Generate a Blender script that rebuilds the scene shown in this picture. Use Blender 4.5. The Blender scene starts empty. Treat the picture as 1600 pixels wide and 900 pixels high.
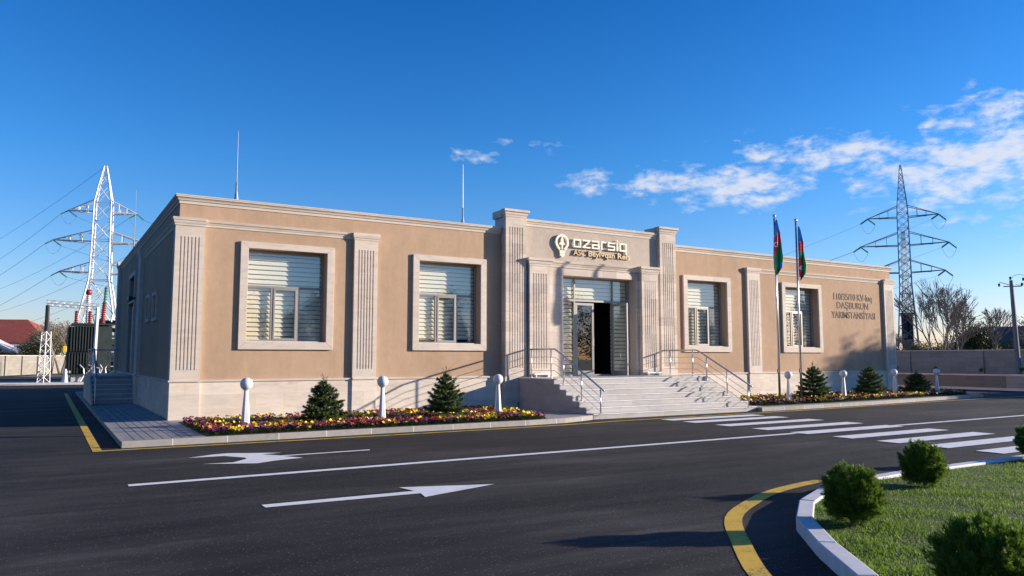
import bpy, math, random
import numpy as np
from mathutils import Vector, Matrix
R = math.radians
S = bpy.context.scene
COL = S.collection
# ------------------------------------------------------------------ camera
CAM = Vector((-2.629, -20.642, 1.65))
cd = bpy.data.cameras.new('camera'); cam = bpy.data.objects.new('camera', cd); COL.objects.link(cam)
cam.location = CAM; cam.rotation_euler = (R(95.25), 0, R(-31.3))
cd.sensor_width = 36; cd.lens = 36 * 1192 / 1600; cd.clip_end = 3000; cd.clip_start = 0.05
S.camera = cam
# ------------------------------------------------------------------ sun and sky
SUN = Vector((1, -0.4545, 0.255)).normalized()          # towards the sun
ld = bpy.data.lights.new('sun', 'SUN'); ld.energy = 4.8; ld.angle = R(0.6); ld.color = (1.0, 0.87, 0.73)
lo = bpy.data.objects.new('sun', ld); COL.objects.link(lo); lo.rotation_euler = SUN.to_track_quat('Z', 'Y').to_euler()
S.view_settings.view_transform = 'Standard'; S.view_settings.look = 'None'
S.view_settings.exposure = 0.88; S.view_settings.gamma = 1
W = bpy.data.worlds.new('World'); S.world = W; W.use_nodes = True
nt = W.node_tree; nt.nodes.clear()

class NG:
    """tiny helper for building node graphs"""
    def __init__(s, nt): s.nt = nt
    def n(s, t, **k):
        o = s.nt.nodes.new(t)
        for a, b in k.items(): setattr(o, a, b)
        return o
    def put(s, sock, v):
        if isinstance(v, bpy.types.NodeSocket): s.nt.links.new(v, sock)
        elif v is not None: sock.default_value = v
    def m(s, op, a, b=None, c=None, clamp=False):
        o = s.n('ShaderNodeMath', operation=op, use_clamp=clamp)
        s.put(o.inputs[0], a); s.put(o.inputs[1], b); s.put(o.inputs[2], c); return o.outputs[0]
    def mix(s, f, a, b, bt='MIX'):
        o = s.n('ShaderNodeMix', data_type='RGBA', blend_type=bt)
        s.put(o.inputs[0], f)
        for i, v in ((6, a), (7, b)):
            if isinstance(v, tuple) and len(v) == 3: v = (*v, 1)
            s.put(o.inputs[i], v)
        return o.outputs[2]
    def ramp(s, f, pts, interp='LINEAR'):
        o = s.n('ShaderNodeValToRGB'); r = o.color_ramp; r.interpolation = interp
        while len(r.elements) < len(pts): r.elements.new(0.5)
        for e, (p, c) in zip(r.elements, pts):
            e.position = p; e.color = (c, c, c, 1) if isinstance(c, (int, float)) else (*c, 1)
        s.put(o.inputs[0], f); return o.outputs[0]
    def noise(s, v, scale, detail=4, rough=.55, dist=0):
        o = s.n('ShaderNodeTexNoise'); s.put(o.inputs['Vector'], v)
        o.inputs['Scale'].default_value = scale; o.inputs['Detail'].default_value = detail
        o.inputs['Roughness'].default_value = rough; o.inputs['Distortion'].default_value = dist
        return o.outputs['Fac']
    def mapping(s, v, scale=(1, 1, 1), loc=(0, 0, 0), rot=(0, 0, 0)):
        o = s.n('ShaderNodeMapping'); s.put(o.inputs[0], v)
        o.inputs['Scale'].default_value = scale; o.inputs['Location'].default_value = loc; o.inputs['Rotation'].default_value = rot
        return o.outputs[0]
    def xyz(s, v):
        o = s.n('ShaderNodeSeparateXYZ'); s.put(o.inputs[0], v); return o.outputs
    def comb(s, x, y, z):
        o = s.n('ShaderNodeCombineXYZ'); s.put(o.inputs[0], x); s.put(o.inputs[1], y); s.put(o.inputs[2], z); return o.outputs[0]

g = NG(nt)
sky = g.n('ShaderNodeTexSky'); sky.sky_type = 'NISHITA'; sky.sun_disc = False
sky.sun_elevation = math.asin(SUN.z); sky.sun_rotation = math.atan2(SUN.x, SUN.y)
sky.air_density = 1.0; sky.dust_density = 0.3; sky.ozone_density = 3.0; sky.altitude = 100
tc = g.n('ShaderNodeTexCoord')
dx, dy, dz = g.xyz(tc.outputs['Generated'])
hs = g.n('ShaderNodeHueSaturation'); g.put(hs.inputs['Color'], sky.outputs[0]); hs.inputs['Saturation'].default_value = 1.20
hs.inputs['Value'].default_value = 1.0; hs.inputs['Hue'].default_value = 0.5
el = g.m('ARCSINE', dz)
az = g.m('ARCTAN2', dx, dy)                              # clockwise from +y
grade = g.ramp(g.m('MULTIPLY', el, 1.2), [(0.0, (1.22, .99, 1.30)), (0.12, (0.98, 1.04, 1.34)), (0.30, (0.52, .98, 1.40)), (0.62, (0.16, 0.74, 1.26)), (1, (0.14, 0.60, 1.1))])
skyc = g.mix(1.0, hs.outputs[0], grade, 'MULTIPLY')
# altocumulus: a noise on a flat cloud deck, gathered in banks (azimuth, elevation, half sizes in radians)
zc = g.m('MAXIMUM', dz, 0.03)
deck = g.comb(g.m('DIVIDE', dx, zc), g.m('DIVIDE', dy, zc), 0.0)
BANKS = [(745,246,48,12,.50),(822,226,42,11,.50),(925,284,44,17,.80),(1030,289,76,17,.84),(1155,290,105,30,1.0),(1130,222,26,8,.35),
         (1230,236,80,20,.8),(1330,246,110,24,.9),(1470,262,125,40,.98),(1580,246,110,56,1.0),(1560,180,100,34,.85),(1455,192,24,9,.6),
         (1520,302,120,30,.8),(1500,342,60,9,.6),(1440,318,90,16,.45),(1600,366,40,9,.65),(1300,312,40,8,.4),(1232,322,26,6,.4),(1680,330,90,60,.8)]
pitch = R(5.25); f_ = 1192.0
fw = Vector((math.cos(R(58.7))*math.cos(pitch), math.sin(R(58.7))*math.cos(pitch), math.sin(pitch)))
rt = Vector((math.sin(R(58.7)), -math.cos(R(58.7)), 0)); up = rt.cross(fw)
mask = None
for (u, v, hu, hv, amp) in BANKS:
    d = (fw*f_ + rt*(u-800) + up*(450-v)).normalized()
    a0 = math.atan2(d.x, d.y); e0 = math.asin(d.z)
    k = f_ / (f_**2 + (u-800)**2) ** .5
    p = g.m('DIVIDE', g.m('SUBTRACT', az, a0), hu/f_*k*k*1.15); q = g.m('DIVIDE', g.m('SUBTRACT', el, e0), hv/f_*k*1.2)
    r2 = g.m('ADD', g.m('MULTIPLY', p, p), g.m('MULTIPLY', q, q))
    w = g.m('MULTIPLY', g.m('DIVIDE', 1.0, g.m('ADD', 1.0, g.m('MULTIPLY', r2, r2))), amp)
    mask = w if mask is None else g.m('MAXIMUM', mask, w)
deck = g.comb(az, g.m('MULTIPLY', el, 2.1), 0.0)
n1 = g.noise(deck, 24.0, 7, .57, .3)
n2 = g.noise(g.mapping(deck, loc=(7, 3, 1)), 62.0, 5, .6)
nn = g.m('ADD', g.m('MULTIPLY', n1, .68), g.m('MULTIPLY', n2, .32))
dens = g.m('ADD', g.m('MULTIPLY', g.m('SUBTRACT', nn, .5), 3.0), g.m('MULTIPLY', mask, .80))
cov = g.ramp(g.m('SUBTRACT', dens, .34), [(0.0, 0.0), (0.22, .22), (0.50, .66), (.9, .92)])
cov = g.m('MULTIPLY', cov, g.ramp(mask, [(0.05, 0.0), (0.22, 1.0)]))
thick = g.ramp(g.m('SUBTRACT', dens, .5), [(0.0, (4.7, 5.2, 6.1)), (0.5, (5.5, 5.5, 5.7)), (1.0, (4.5, 4.7, 5.3))])
skyc = g.mix(cov, skyc, thick)
bg = g.n('ShaderNodeBackground'); g.put(bg.inputs[0], skyc); bg.inputs[1].default_value = 0.085
wo = g.n('ShaderNodeOutputWorld'); nt.links.new(bg.outputs[0], wo.inputs[0])

# ------------------------------------------------------------------ materials
def mat(name, fn):
    m = bpy.data.materials.new(name); m.use_nodes = True; m.node_tree.nodes.clear()
    g = NG(m.node_tree); o = g.n('ShaderNodeOutputMaterial'); b = g.n('ShaderNodeBsdfPrincipled')
    m.node_tree.links.new(b.outputs[0], o.inputs[0])
    g.P = g.n('ShaderNodeTexCoord').outputs['Object']
    g.b = b; g.o = o
    fn(g, b); return m
def bump(g, b, h, strength=.3, dist=.01):
    o = g.n('ShaderNodeBump'); o.inputs['Strength'].default_value = strength; o.inputs['Distance'].default_value = dist
    g.put(o.inputs['Height'], h); g.nt.links.new(o.outputs[0], b.inputs['Normal'])
def c4(c): return (*c, 1)
def simple(name, col, rough=.6, metal=0, var=.15, scale=3, bmp=0, spec=.5):
    def fn(g, b):
        n = g.noise(g.P, scale, 5)
        k = g.ramp(n, [(.3, 1 - var), (.7, 1 + var)])
        g.put(b.inputs['Base Color'], g.mix(1, c4(col), k, 'MULTIPLY'))
        b.inputs['Roughness'].default_value = rough; b.inputs['Metallic'].default_value = metal
        b.inputs['Specular IOR Level'].default_value = spec
        if bmp: bump(g, b, g.noise(g.P, scale*20, 3), bmp, .005)
    return mat(name, fn)
def uvz(g):                                             # runs along any upright wall, then up
    x, y, z = g.xyz(g.P)
    return g.comb(g.m('ADD', x, y), z, 0.0)
def stucco_fn(col):
    def fn(g, b):
        big = g.noise(g.mapping(g.P, scale=(.45, .45, .3)), 1.2, 6, .6, .4)
        mid = g.noise(g.P, 5, 6, .65); st = g.noise(g.mapping(g.P, scale=(3, 3, .22)), 1.6, 4, .6)
        k = g.ramp(big, [(.3, .90), (.7, 1.10)]); k2 = g.ramp(mid, [(.3, .95), (.7, 1.05)]); k3 = g.ramp(st, [(.3, .95), (.62, 1.03)])
        c = g.mix(1, g.mix(1, g.mix(1, c4(col), k, 'MULTIPLY'), k2, 'MULTIPLY'), k3, 'MULTIPLY')
        c = g.mix(g.ramp(g.noise(g.P, 140, 2), [(.35, .14), (.65, 0.0)]), c, c4(tuple(v*.55 for v in col)))
        g.put(b.inputs['Base Color'], c); b.inputs['Roughness'].default_value = .92; b.inputs['Specular IOR Level'].default_value = .2
        bump(g, b, g.m('ADD', g.noise(g.P, 90, 4, .7), g.m('MULTIPLY', g.noise(g.P, 2.2, 3), 1.6)), .55, .012)
    return fn
STUCCO = mat('stucco', stucco_fn((.468, .322, .215)))
SOFT = mat('stone_render', stucco_fn((.50, .42, .345)))
def stone_fn(col, bw=.62, bh=.31, mortar=.0035, vary=.16, dark=.75, rough=.75):
    def fn(g, b):
        uv = uvz(g)
        br = g.n('ShaderNodeTexBrick'); g.put(br.inputs['Vector'], uv)
        br.inputs['Scale'].default_value = 1; br.inputs['Brick Width'].default_value = bw; br.inputs['Row Height'].default_value = bh
        br.inputs['Mortar Size'].default_value = mortar; br.inputs['Mortar Smooth'].default_value = .2; br.inputs['Bias'].default_value = 0
        br.inputs['Color1'].default_value = c4(tuple(v*(1-vary) for v in col)); br.inputs['Color2'].default_value = c4(tuple(v*(1+vary*.7) for v in col))
        br.inputs['Mortar'].default_value = c4(tuple(v*dark for v in col))
        vein = g.noise(g.mapping(g.P, scale=(.8, .8, 3.2)), 2.2, 7, .62, .9)
        k = g.ramp(vein, [(.28, (.86, .84, .82)), (.5, (1, 1, 1)), (.72, (1.09, 1.08, 1.06))])
        c = g.mix(1, br.outputs['Color'], k, 'MULTIPLY')
        warm = g.ramp(g.noise(g.P, 1.1, 3), [(.42, 0.0), (.72, .35)])
        c = g.mix(warm, c, g.mix(1, c, c4((1.05, .95, .80)), 'MULTIPLY'))
        g.put(b.inputs['Base Color'], c); b.inputs['Roughness'].default_value = rough; b.inputs['Specular IOR Level'].default_value = .3
        bump(g, b, g.m('ADD', g.m('MULTIPLY', br.outputs['Fac'], -1.0), g.m('MULTIPLY', g.noise(g.P, 60, 5), .35)), .3, .006)
    return fn
STONE = mat('travertine', stone_fn((.585, .505, .43)))
CLAD = mat('travertine_cladding', stone_fn((.66, .575, .485), .72, .36, .003, .11, .80))
TRIM = mat('travertine_trim', stone_fn((.61, .535, .46), 1.35, 4.0, .003, .08, .72))
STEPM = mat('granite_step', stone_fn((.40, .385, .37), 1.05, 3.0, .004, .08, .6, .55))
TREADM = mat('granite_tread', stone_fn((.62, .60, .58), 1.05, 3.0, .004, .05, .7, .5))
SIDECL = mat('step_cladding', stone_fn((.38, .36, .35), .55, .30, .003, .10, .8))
WALLM = mat('boundary_blocks', stone_fn((.27, .25, .22), .9, .28, .006, .12, .7))
def asphalt_fn(g, b):
    P = g.P
    big = g.noise(g.mapping(P, scale=(.35, 1.0, 1), rot=(0, 0, .05)), .5, 6, .62, .5)
    mid = g.noise(g.mapping(P, scale=(.25, 1.6, 1)), 2.2, 5, .6)
    grain = g.noise(P, 85, 4, .85)
    c = g.ramp(big, [(.38, (.0120, .0117, .0120)), (.47, (.0180, .0172, .0170)), (.54, (.0260, .0245, .0236)), (.63, (.043, .0395, .0370))])
    c = g.mix(1, c, g.ramp(mid, [(.40, .80), (.62, 1.22)]), 'MULTIPLY')
    tyre = g.noise(g.mapping(P, scale=(.05, 2.4, 1)), 1.3, 3, .5)
    c = g.mix(1, c, g.ramp(tyre, [(.40, .80), (.5, 1.0), (.60, 1.20)]), 'MULTIPLY')
    c = g.mix(1, c, g.ramp(grain, [(.34, .45), (.62, 1.6)]), 'MULTIPLY')
    vo = g.n('ShaderNodeTexVoronoi'); g.put(vo.inputs['Vector'], P); vo.inputs['Scale'].default_value = 46
    wv = g.xyz(vo.outputs['Color'])[0]
    speck = g.m('MULTIPLY', g.m('GREATER_THAN', wv, .87), g.m('LESS_THAN', vo.outputs['Distance'], .30))
    c = g.mix(g.m('MULTIPLY', speck, .75), c, c4((.19, .18, .165)))
    g.put(b.inputs['Base Color'], c)
    g.put(b.inputs['Roughness'], g.ramp(mid, [(.3, .78), (.7, .93)])); b.inputs['Specular IOR Level'].default_value = .28
    bump(g, b, g.m('ADD', grain, g.m('MULTIPLY', g.noise(P, 1.0, 4), 2.5)), .55, .008)
ASPH = mat('asphalt', asphalt_fn)
def paint_fn(col, wear=.35):
    def fn(g, b):
        n = g.noise(g.P, 55, 5, .75); n2 = g.noise(g.P, 3.5, 5, .6)
        f = g.ramp(g.m('ADD', g.m('MULTIPLY', n, .6), g.m('MULTIPLY', n2, .4)), [(wear, 1.0), (wear+.07, 0.0)])
        base = g.mix(1, c4(col), g.ramp(n2, [(.3, .88), (.7, 1.06)]), 'MULTIPLY')
        g.put(b.inputs['Base Color'], g.mix(f, base, c4((.07, .065, .06)))); b.inputs['Roughness'].default_value = .7
        bump(g, b, g.noise(g.P, 120, 3), .4, .004)
    return fn
WPAINT = mat('white_road_paint', paint_fn((.82, .81, .80), .34))
YPAINT = mat('yellow_road_paint', paint_fn((.72, .45, .035), .40))
CONC = simple('concrete_paving', (.30, .285, .27), .85, 0, .12, 4, .4)
CONCS = simple('grooved_paving', (.27, .27, .275), .8, 0, .15, 3, .4)
GROOVE = simple('paving_joint', (.05, .048, .05), .95)
def kerb_fn(col, bl=1.0):
    def fn(g, b):
        x, y, z = g.xyz(g.P)
        fx = g.m('FRACT', g.m('DIVIDE', g.m('ADD', x, g.m('MULTIPLY', y, .0)), bl))
        j = g.m('LESS_THAN', g.m('ABSOLUTE', g.m('SUBTRACT', fx, .5)), .008/bl)
        blk = g.n('ShaderNodeTexWhiteNoise', noise_dimensions='1D'); g.put(blk.inputs['W'], g.m('FLOOR', g.m('ADD', g.m('DIVIDE', x, bl), .5)))
        k = g.ramp(blk.outputs['Value'], [(0, .90), (1, 1.08)])
        c = g.mix(1, g.mix(1, c4(col), k, 'MULTIPLY'), g.ramp(g.noise(g.P, 9, 6, .7), [(.3, .82), (.65, 1.06)]), 'MULTIPLY')
        g.put(b.inputs['Base Color'], g.mix(g.m('MULTIPLY', j, .7), c, c4((.75, .72, .68)))); b.inputs['Roughness'].default_value = .85
        bump(g, b, g.noise(g.P, 70, 4), .4, .005)
    return fn
KERB = mat('kerb_concrete', kerb_fn((.34, .315, .285)))
KERBW = simple('white_kerb_stone', (.62, .62, .62), .7, 0, .10, 6, .35)
ALU = simple('aluminium_frame', (.30, .285, .265), .45, .25, .05, 2)
STEEL = simple('stainless_steel', (.55, .54, .54), .28, .95, .05, 2)
GALV = simple('galvanised_steel', (.60, .60, .60), .5, .35, .10, 1.5)
GALVD = simple('weathered_steel', (.26, .28, .31), .5, .55, .15, 1)
WHITE = simple('white_enamel', (.72, .72, .72), .35, 0, .05, 5)
GLOBE = simple('lamp_globe', (.70, .71, .73), .32, 0, .06, 4)
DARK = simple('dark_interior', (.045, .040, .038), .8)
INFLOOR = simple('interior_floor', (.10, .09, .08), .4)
ROOFM = simple('roof_membrane', (.16, .15, .14), .9)
BRONZE = simple('bronze_letters', (.085, .045, .020), .75, .0, .1, 3)
CREAM = simple('cream_letters', (.86, .79, .64), .35, .0, .04, 3)
CREAMD = simple('gilded_letters', (.42, .30, .17), .4, .3, .1, 3)
def glass_fn(tint, boost, base=.04):
    def fn(g, b):
        g.nt.nodes.remove(b)
        t = g.n('ShaderNodeBsdfTransparent'); t.inputs[0].default_value = c4(tint)
        gl = g.n('ShaderNodeBsdfGlossy'); gl.inputs['Roughness'].default_value = .0; gl.inputs[0].default_value = (.92, .96, 1, 1)
        bp = g.n('ShaderNodeBump'); bp.inputs['Strength'].default_value = .05; bp.inputs['Distance'].default_value = .02
        g.put(bp.inputs['Height'], g.noise(g.P, 1.3, 2)); g.nt.links.new(bp.outputs[0], gl.inputs['Normal'])
        ge = g.n('ShaderNodeNewGeometry'); vd = g.n('ShaderNodeVectorMath', operation='DOT_PRODUCT')
        g.put(vd.inputs[0], ge.outputs['Incoming']); g.put(vd.inputs[1], ge.outputs['Normal'])
        c1 = g.m('SUBTRACT', 1.0, g.m('ABSOLUTE', vd.outputs['Value']), clamp=True)
        schlick = g.m('ADD', .043, g.m('MULTIPLY', g.m('POWER', c1, 5.0), .957))      # the same from both sides of a thin pane
        fac = g.m('ADD', g.m('MULTIPLY', schlick, boost), base, clamp=True)
        mx = g.n('ShaderNodeMixShader'); g.put(mx.inputs[0], fac)
        g.nt.links.new(t.outputs[0], mx.inputs[1]); g.nt.links.new(gl.outputs[0], mx.inputs[2]); g.nt.links.new(mx.outputs[0], g.o.inputs[0])
    return fn
GLASS = mat('window_glass', glass_fn((.94, .95, .92), 1.7, .085))
DGLASS = mat('door_glass', glass_fn((.62, .66, .66), 2.0, .06))
def blind_fn(g, b):
    n = g.noise(g.P, 30, 3); g.put(b.inputs['Base Color'], g.mix(1, c4((.86, .79, .62)), g.ramp(n, [(.3, .96), (.7, 1.03)]), 'MULTIPLY'))
    b.inputs['Roughness'].default_value = .8
BLIND = mat('blind_fabric', blind_fn)
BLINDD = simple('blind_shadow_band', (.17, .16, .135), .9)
SOIL = simple('garden_soil', (.045, .030, .022), .95, 0, .3, 8, .6)
DIRT = mat('ground_soil', lambda g, b: (g.put(b.inputs['Base Color'], g.ramp(g.noise(g.P, .25, 8, .65), [(.3, (.13, .12, .07)), (.55, (.22, .19, .13)), (.75, (.10, .13, .05))])), setattr(b.inputs['Roughness'], 'default_value', .95)))
GRAV = simple('gravel', (.27, .25, .22), .95, 0, .25, 12, .8)
def leaf_fn(c1, c2, scale=1.2, trans=.25, rough=.55, wr=.65):
    def fn(g, b):
        gi = g.n('ShaderNodeNewGeometry'); rnd = gi.outputs['Random Per Island']
        n = g.noise(g.P, scale, 3)
        f = g.m('ADD', g.m('MULTIPLY', rnd, wr), g.m('MULTIPLY', n, 1-wr))
        g.put(b.inputs['Base Color'], g.mix(f, c4(c1), c4(c2))); b.inputs['Roughness'].default_value = rough; b.inputs['Specular IOR Level'].default_value = .3
        tr = g.n('ShaderNodeBsdfTranslucent'); g.put(tr.inputs[0], g.mix(f, c4(tuple(v*1.4 for v in c1)), c4(tuple(v*1.5 for v in c2))))
        mx = g.n('ShaderNodeMixShader'); mx.inputs[0].default_value = trans
        g.nt.links.new(b.outputs[0], mx.inputs[1]); g.nt.links.new(tr.outputs[0], mx.inputs[2]); g.nt.links.new(mx.outputs[0], g.o.inputs[0])
    return fn
GRASS = mat('grass_blades', leaf_fn((.052, .125, .007), (.22, .32, .036), 1.9, .40, .55, .38))
LAWN = simple('lawn_soil', (.035, .055, .012), .95, 0, .4, 3, .5)
THUJA = mat('thuja_foliage', leaf_fn((.022, .058, .006), (.165, .26, .030), 2.0, .34))
SPRUCE = mat('spruce_needles', leaf_fn((.032, .062, .018), (.105, .150, .045), 3.0, .2))
OLIVE = mat('hedge_foliage', leaf_fn((.075, .078, .030), (.17, .155, .065), .5, .2))
PINEF = mat('conifer_foliage', leaf_fn((.018, .030, .012), (.045, .065, .022), .6, .1))
FLEAF = mat('flower_leaves', leaf_fn((.018, .045, .010), (.05, .10, .02), 3, .2))
BARK = simple('bark', (.12, .095, .075), .9, 0, .25, 4, .5)
BARKT = simple('twig_bark', (.22, .185, .15), .9, 0, .25, 2)
PET = {k: mat('petal_' + k, (lambda c: lambda g, b: (g.put(b.inputs['Base Color'], g.mix(g.n('ShaderNodeNewGeometry').outputs['Random Per Island'], c4(tuple(v*.75 for v in c)), c4(tuple(min(1, v*1.2) for v in c)))), setattr(b.inputs['Roughness'], 'default_value', .6)))(c))
       for k, c in dict(yellow=(.86, .62, .015), crimson=(.16, .005, .010), purple=(.065, .006, .060), orange=(.62, .13, .010), magenta=(.28, .010, .075), pale=(.75, .62, .50)).items()}
TANK = simple('transformer_green', (.038, .052, .048), .5, .2, .25, 2)
LINE = simple('weathered_conductor', (.14, .16, .19), .6)
KHAKI = simple('cabinet_khaki', (.30, .30, .18), .6)
REDP = simple('red_porcelain', (.26, .030, .025), .35)
MAROON = simple('maroon_pipe', (.12, .02, .018), .4)
GREENG = simple('green_insulator_glass', (.06, .20, .13), .3)
BLACKM = simple('black_cable', (.012, .012, .014), .6)
TILE = simple('red_roof_tile', (.33, .075, .05), .8, 0, .2, 3)
BLUER = simple('blue_metal_roof', (.10, .17, .27), .55, .1, .1, 1)
HWALL = simple('pale_house_wall', (.60, .58, .54), .9)
BROWNW = simple('brown_house_wall', (.20, .12, .09), .9)
BLUET = simple('blue_handrail_film', (.16, .32, .56), .5)
DOORM = simple('grey_steel_door', (.22, .23, .25), .5)
YEL = simple('yellow_plastic', (.8, .5, .02), .5)
FLAGM = {k: simple('flag_' + k, c, .75, 0, .08, 8) for k, c in dict(blue=(.05, .34, .80), red=(.80, .025, .05), green=(.025, .33, .11), white=(.85, .85, .85)).items()}

# ------------------------------------------------------------------ geometry helpers
ORG = {}
class MB:
    def __init__(s): s.v = []; s.f = []; s.mi = []
    def add(s, vs, fs, mi=0):
        o = len(s.v); s.v += [tuple(p) for p in vs]; s.f += [tuple(i + o for i in f) for f in fs]; s.mi += [mi]*len(fs); return s
    def box(s, x0, x1, y0, y1, z0, z1, mi=0):
        v = [(x, y, z) for z in (z0, z1) for y in (y0, y1) for x in (x0, x1)]
        return s.add(v, [(0, 2, 3, 1), (4, 5, 7, 6), (0, 1, 5, 4), (2, 6, 7, 3), (0, 4, 6, 2), (1, 3, 7, 5)], mi)
    def bar(s, p, q, r, r2=None, n=4, mi=0, caps=True):
        p = Vector(p); q = Vector(q); d = q - p
        if d.length < 1e-6: return s
        d.normalize(); a = d.orthogonal().normalized(); b = d.cross(a); r2 = r if r2 is None else r2
        vs = []
        for c, rr in ((p, r), (q, r2)):
            for i in range(n):
                t = 2*math.pi*(i+.5)/n; vs.append(c + a*math.cos(t)*rr + b*math.sin(t)*rr)
        fs = [(i, (i+1) % n, n+(i+1) % n, n+i) for i in range(n)]
        if caps: fs += [tuple(range(n))[::-1], tuple(range(n, 2*n))]
        return s.add(vs, fs, mi)
    def tube(s, pts, r, n=8, mi=0):
        pts = [Vector(p) for p in pts]; rs = r if isinstance(r, (list, tuple)) else [r]*len(pts)
        vs = []; a = None
        for i, p in enumerate(pts):
            d = (pts[min(i+1, len(pts)-1)] - pts[max(i-1, 0)]).normalized()
            a = d.orthogonal().normalized() if a is None else (a - d*a.dot(d)).normalized()
            b = d.cross(a)
            for k in range(n):
                t = 2*math.pi*k/n; vs.append(p + (a*math.cos(t) + b*math.sin(t))*rs[i])
        fs = []
        for i in range(len(pts)-1):
            for k in range(n): fs.append((i*n+k, i*n+(k+1) % n, (i+1)*n+(k+1) % n, (i+1)*n+k))
        fs += [tuple(range(n))[::-1], tuple(range((len(pts)-1)*n, len(pts)*n))]
        return s.add(vs, fs, mi)
    def lathe(s, prof, c=(0, 0, 0), n=20, mi=0, M=None):
        vs = []
        for r, z in prof:
            for k in range(n):
                t = 2*math.pi*k/n; p = Vector((r*math.cos(t), r*math.sin(t), z))
                if M is not None: p = M @ p
                vs.append(p + Vector(c))
        fs = []
        for i in range(len(prof)-1):
            for k in range(n): fs.append((i*n+k, i*n+(k+1) % n, (i+1)*n+(k+1) % n, (i+1)*n+k))
        fs += [tuple(range(n))[::-1], tuple(range((len(prof)-1)*n, len(prof)*n))]
        return s.add(vs, fs, mi)
    def prism(s, poly, a, b, axis='z', mi=0):
        """extrude a 2-D polygon between a and b: axis z -> (x,y), axis y -> (x,z), axis x -> (y,z)"""
        f = {'z': lambda p, t: (p[0], p[1], t), 'y': lambda p, t: (p[0], t, p[1]), 'x': lambda p, t: (t, p[0], p[1])}[axis]
        n = len(poly); vs = [f(p, a) for p in poly] + [f(p, b) for p in poly]
        fs = [(i, (i+1) % n, n+(i+1) % n, n+i) for i in range(n)] + [tuple(range(n))[::-1], tuple(range(n, 2*n))]
        return s.add(vs, fs, mi)
    def molding(s, path, prof, closed=False, mi=0):
        """sweep profile (out, z) along an xy path; outward is to the right of the path direction"""
        n = len(path); rings = []
        for i, p in enumerate(path):
            def nrm(a, b):
                d = Vector((b[0]-a[0], b[1]-a[1])).normalized(); return Vector((d.y, -d.x))
            ns = []
            if closed or i > 0: ns.append(nrm(path[i-1], p))
            if closed or i < n-1: ns.append(nrm(p, path[(i+1) % n]))
            if len(ns) == 2:
                m = (ns[0]+ns[1]).normalized(); m = m / max(.2, m.dot(ns[0]))
            else: m = ns[0]
            rings.append([(p[0]+m.x*o, p[1]+m.y*o, z) for o, z in prof])
        k = len(prof); vs = [v for r in rings for v in r]; fs = []
        for i in range(n if closed else n-1):
            j = (i+1) % n
            for q in range(k):
                q2 = (q+1) % k; fs.append((i*k+q, j*k+q, j*k+q2, i*k+q2))
        if not closed: fs += [tuple(range(k))[::-1], tuple(range((n-1)*k, n*k))]
        return s.add(vs, fs, mi)
    def build(s, name, mats, parent=None, smooth=False, kind=None, bevel=0):
        me = bpy.data.meshes.new(name)
        off = ORG.get(parent.name, Vector((0, 0, 0))) if parent else Vector((0, 0, 0))
        me.from_pydata([(v[0]-off.x, v[1]-off.y, v[2]-off.z) for v in s.v], [], s.f)
        if not isinstance(mats, (list, tuple)): mats = [mats]
        for m in mats: me.materials.append(m)
        if len(mats) > 1: me.polygons.foreach_set('material_index', s.mi)
        if smooth: me.polygons.foreach_set('use_smooth', [True]*len(me.polygons))
        me.validate(); me.update()
        import bmesh
        if len(s.f) < 60000:
            bm = bmesh.new(); bm.from_mesh(me); bmesh.ops.recalc_face_normals(bm, faces=bm.faces); bm.to_mesh(me); bm.free()
        o = bpy.data.objects.new(name, me); COL.objects.link(o)
        if parent: o.parent = parent
        ORG[o.name] = off.copy()
        if kind: o['kind'] = kind
        if bevel:
            bv = o.modifiers.new('bevel', 'BEVEL'); bv.width = bevel; bv.segments = 2; bv.limit_method = 'ANGLE'; bv.angle_limit = R(50)
        return o
def raw(name, V, F, mats, mi=None, parent=None, kind=None, smooth=False):
    """fast mesh from numpy arrays; F is (n,k)"""
    me = bpy.data.meshes.new(name); V = np.asarray(V, dtype=np.float32); F = np.asarray(F, dtype=np.int32); k = F.shape[1]
    off = ORG.get(parent.name, Vector((0, 0, 0))) if parent else Vector((0, 0, 0))
    V = V - np.array(off, dtype=np.float32)
    me.vertices.add(len(V)); me.vertices.foreach_set('co', V.ravel())
    me.loops.add(F.size); me.loops.foreach_set('vertex_index', F.ravel())
    me.polygons.add(len(F)); me.polygons.foreach_set('loop_start', np.arange(len(F), dtype=np.int32)*k)
    if not isinstance(mats, (list, tuple)): mats = [mats]
    for m in mats: me.materials.append(m)
    if mi is not None: me.polygons.foreach_set('material_index', np.asarray(mi, dtype=np.int32))
    if smooth: me.polygons.foreach_set('use_smooth', np.ones(len(F), dtype=bool))
    me.update(calc_edges=True); me.validate()
    o = bpy.data.objects.new(name, me); COL.objects.link(o)
    if parent: o.parent = parent
    ORG[o.name] = off.copy()
    if kind: o['kind'] = kind
    return o
def tag(o, label, cat, group=None):
    o['label'] = label; o['category'] = cat
    if group: o['group'] = group
    return o
def thing(name, label, cat, loc=(0, 0, 0), group=None):
    o = bpy.data.objects.new(name, None); COL.objects.link(o); o.location = loc; o.empty_display_size = .2
    ORG[o.name] = Vector(loc); tag(o, label, cat, group); return o
def copy_tree(root, loc, rz=0, sc=1, label=None, group=None):
    def rec(o, par):
        c = o.copy(); COL.objects.link(c)
        if par: c.parent = par
        for ch in KIDS.get(o.name, []): rec(ch, c)
        return c
    KIDS = {}
    for o in bpy.data.objects:
        if o.parent: KIDS.setdefault(o.parent.name, []).append(o)
    r = rec(root, None); r.location = loc; r.rotation_euler = (0, 0, rz); r.scale = (sc, sc, sc) if not isinstance(sc, tuple) else sc
    if label: r['label'] = label
    if group: r['group'] = group
    return r
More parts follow.
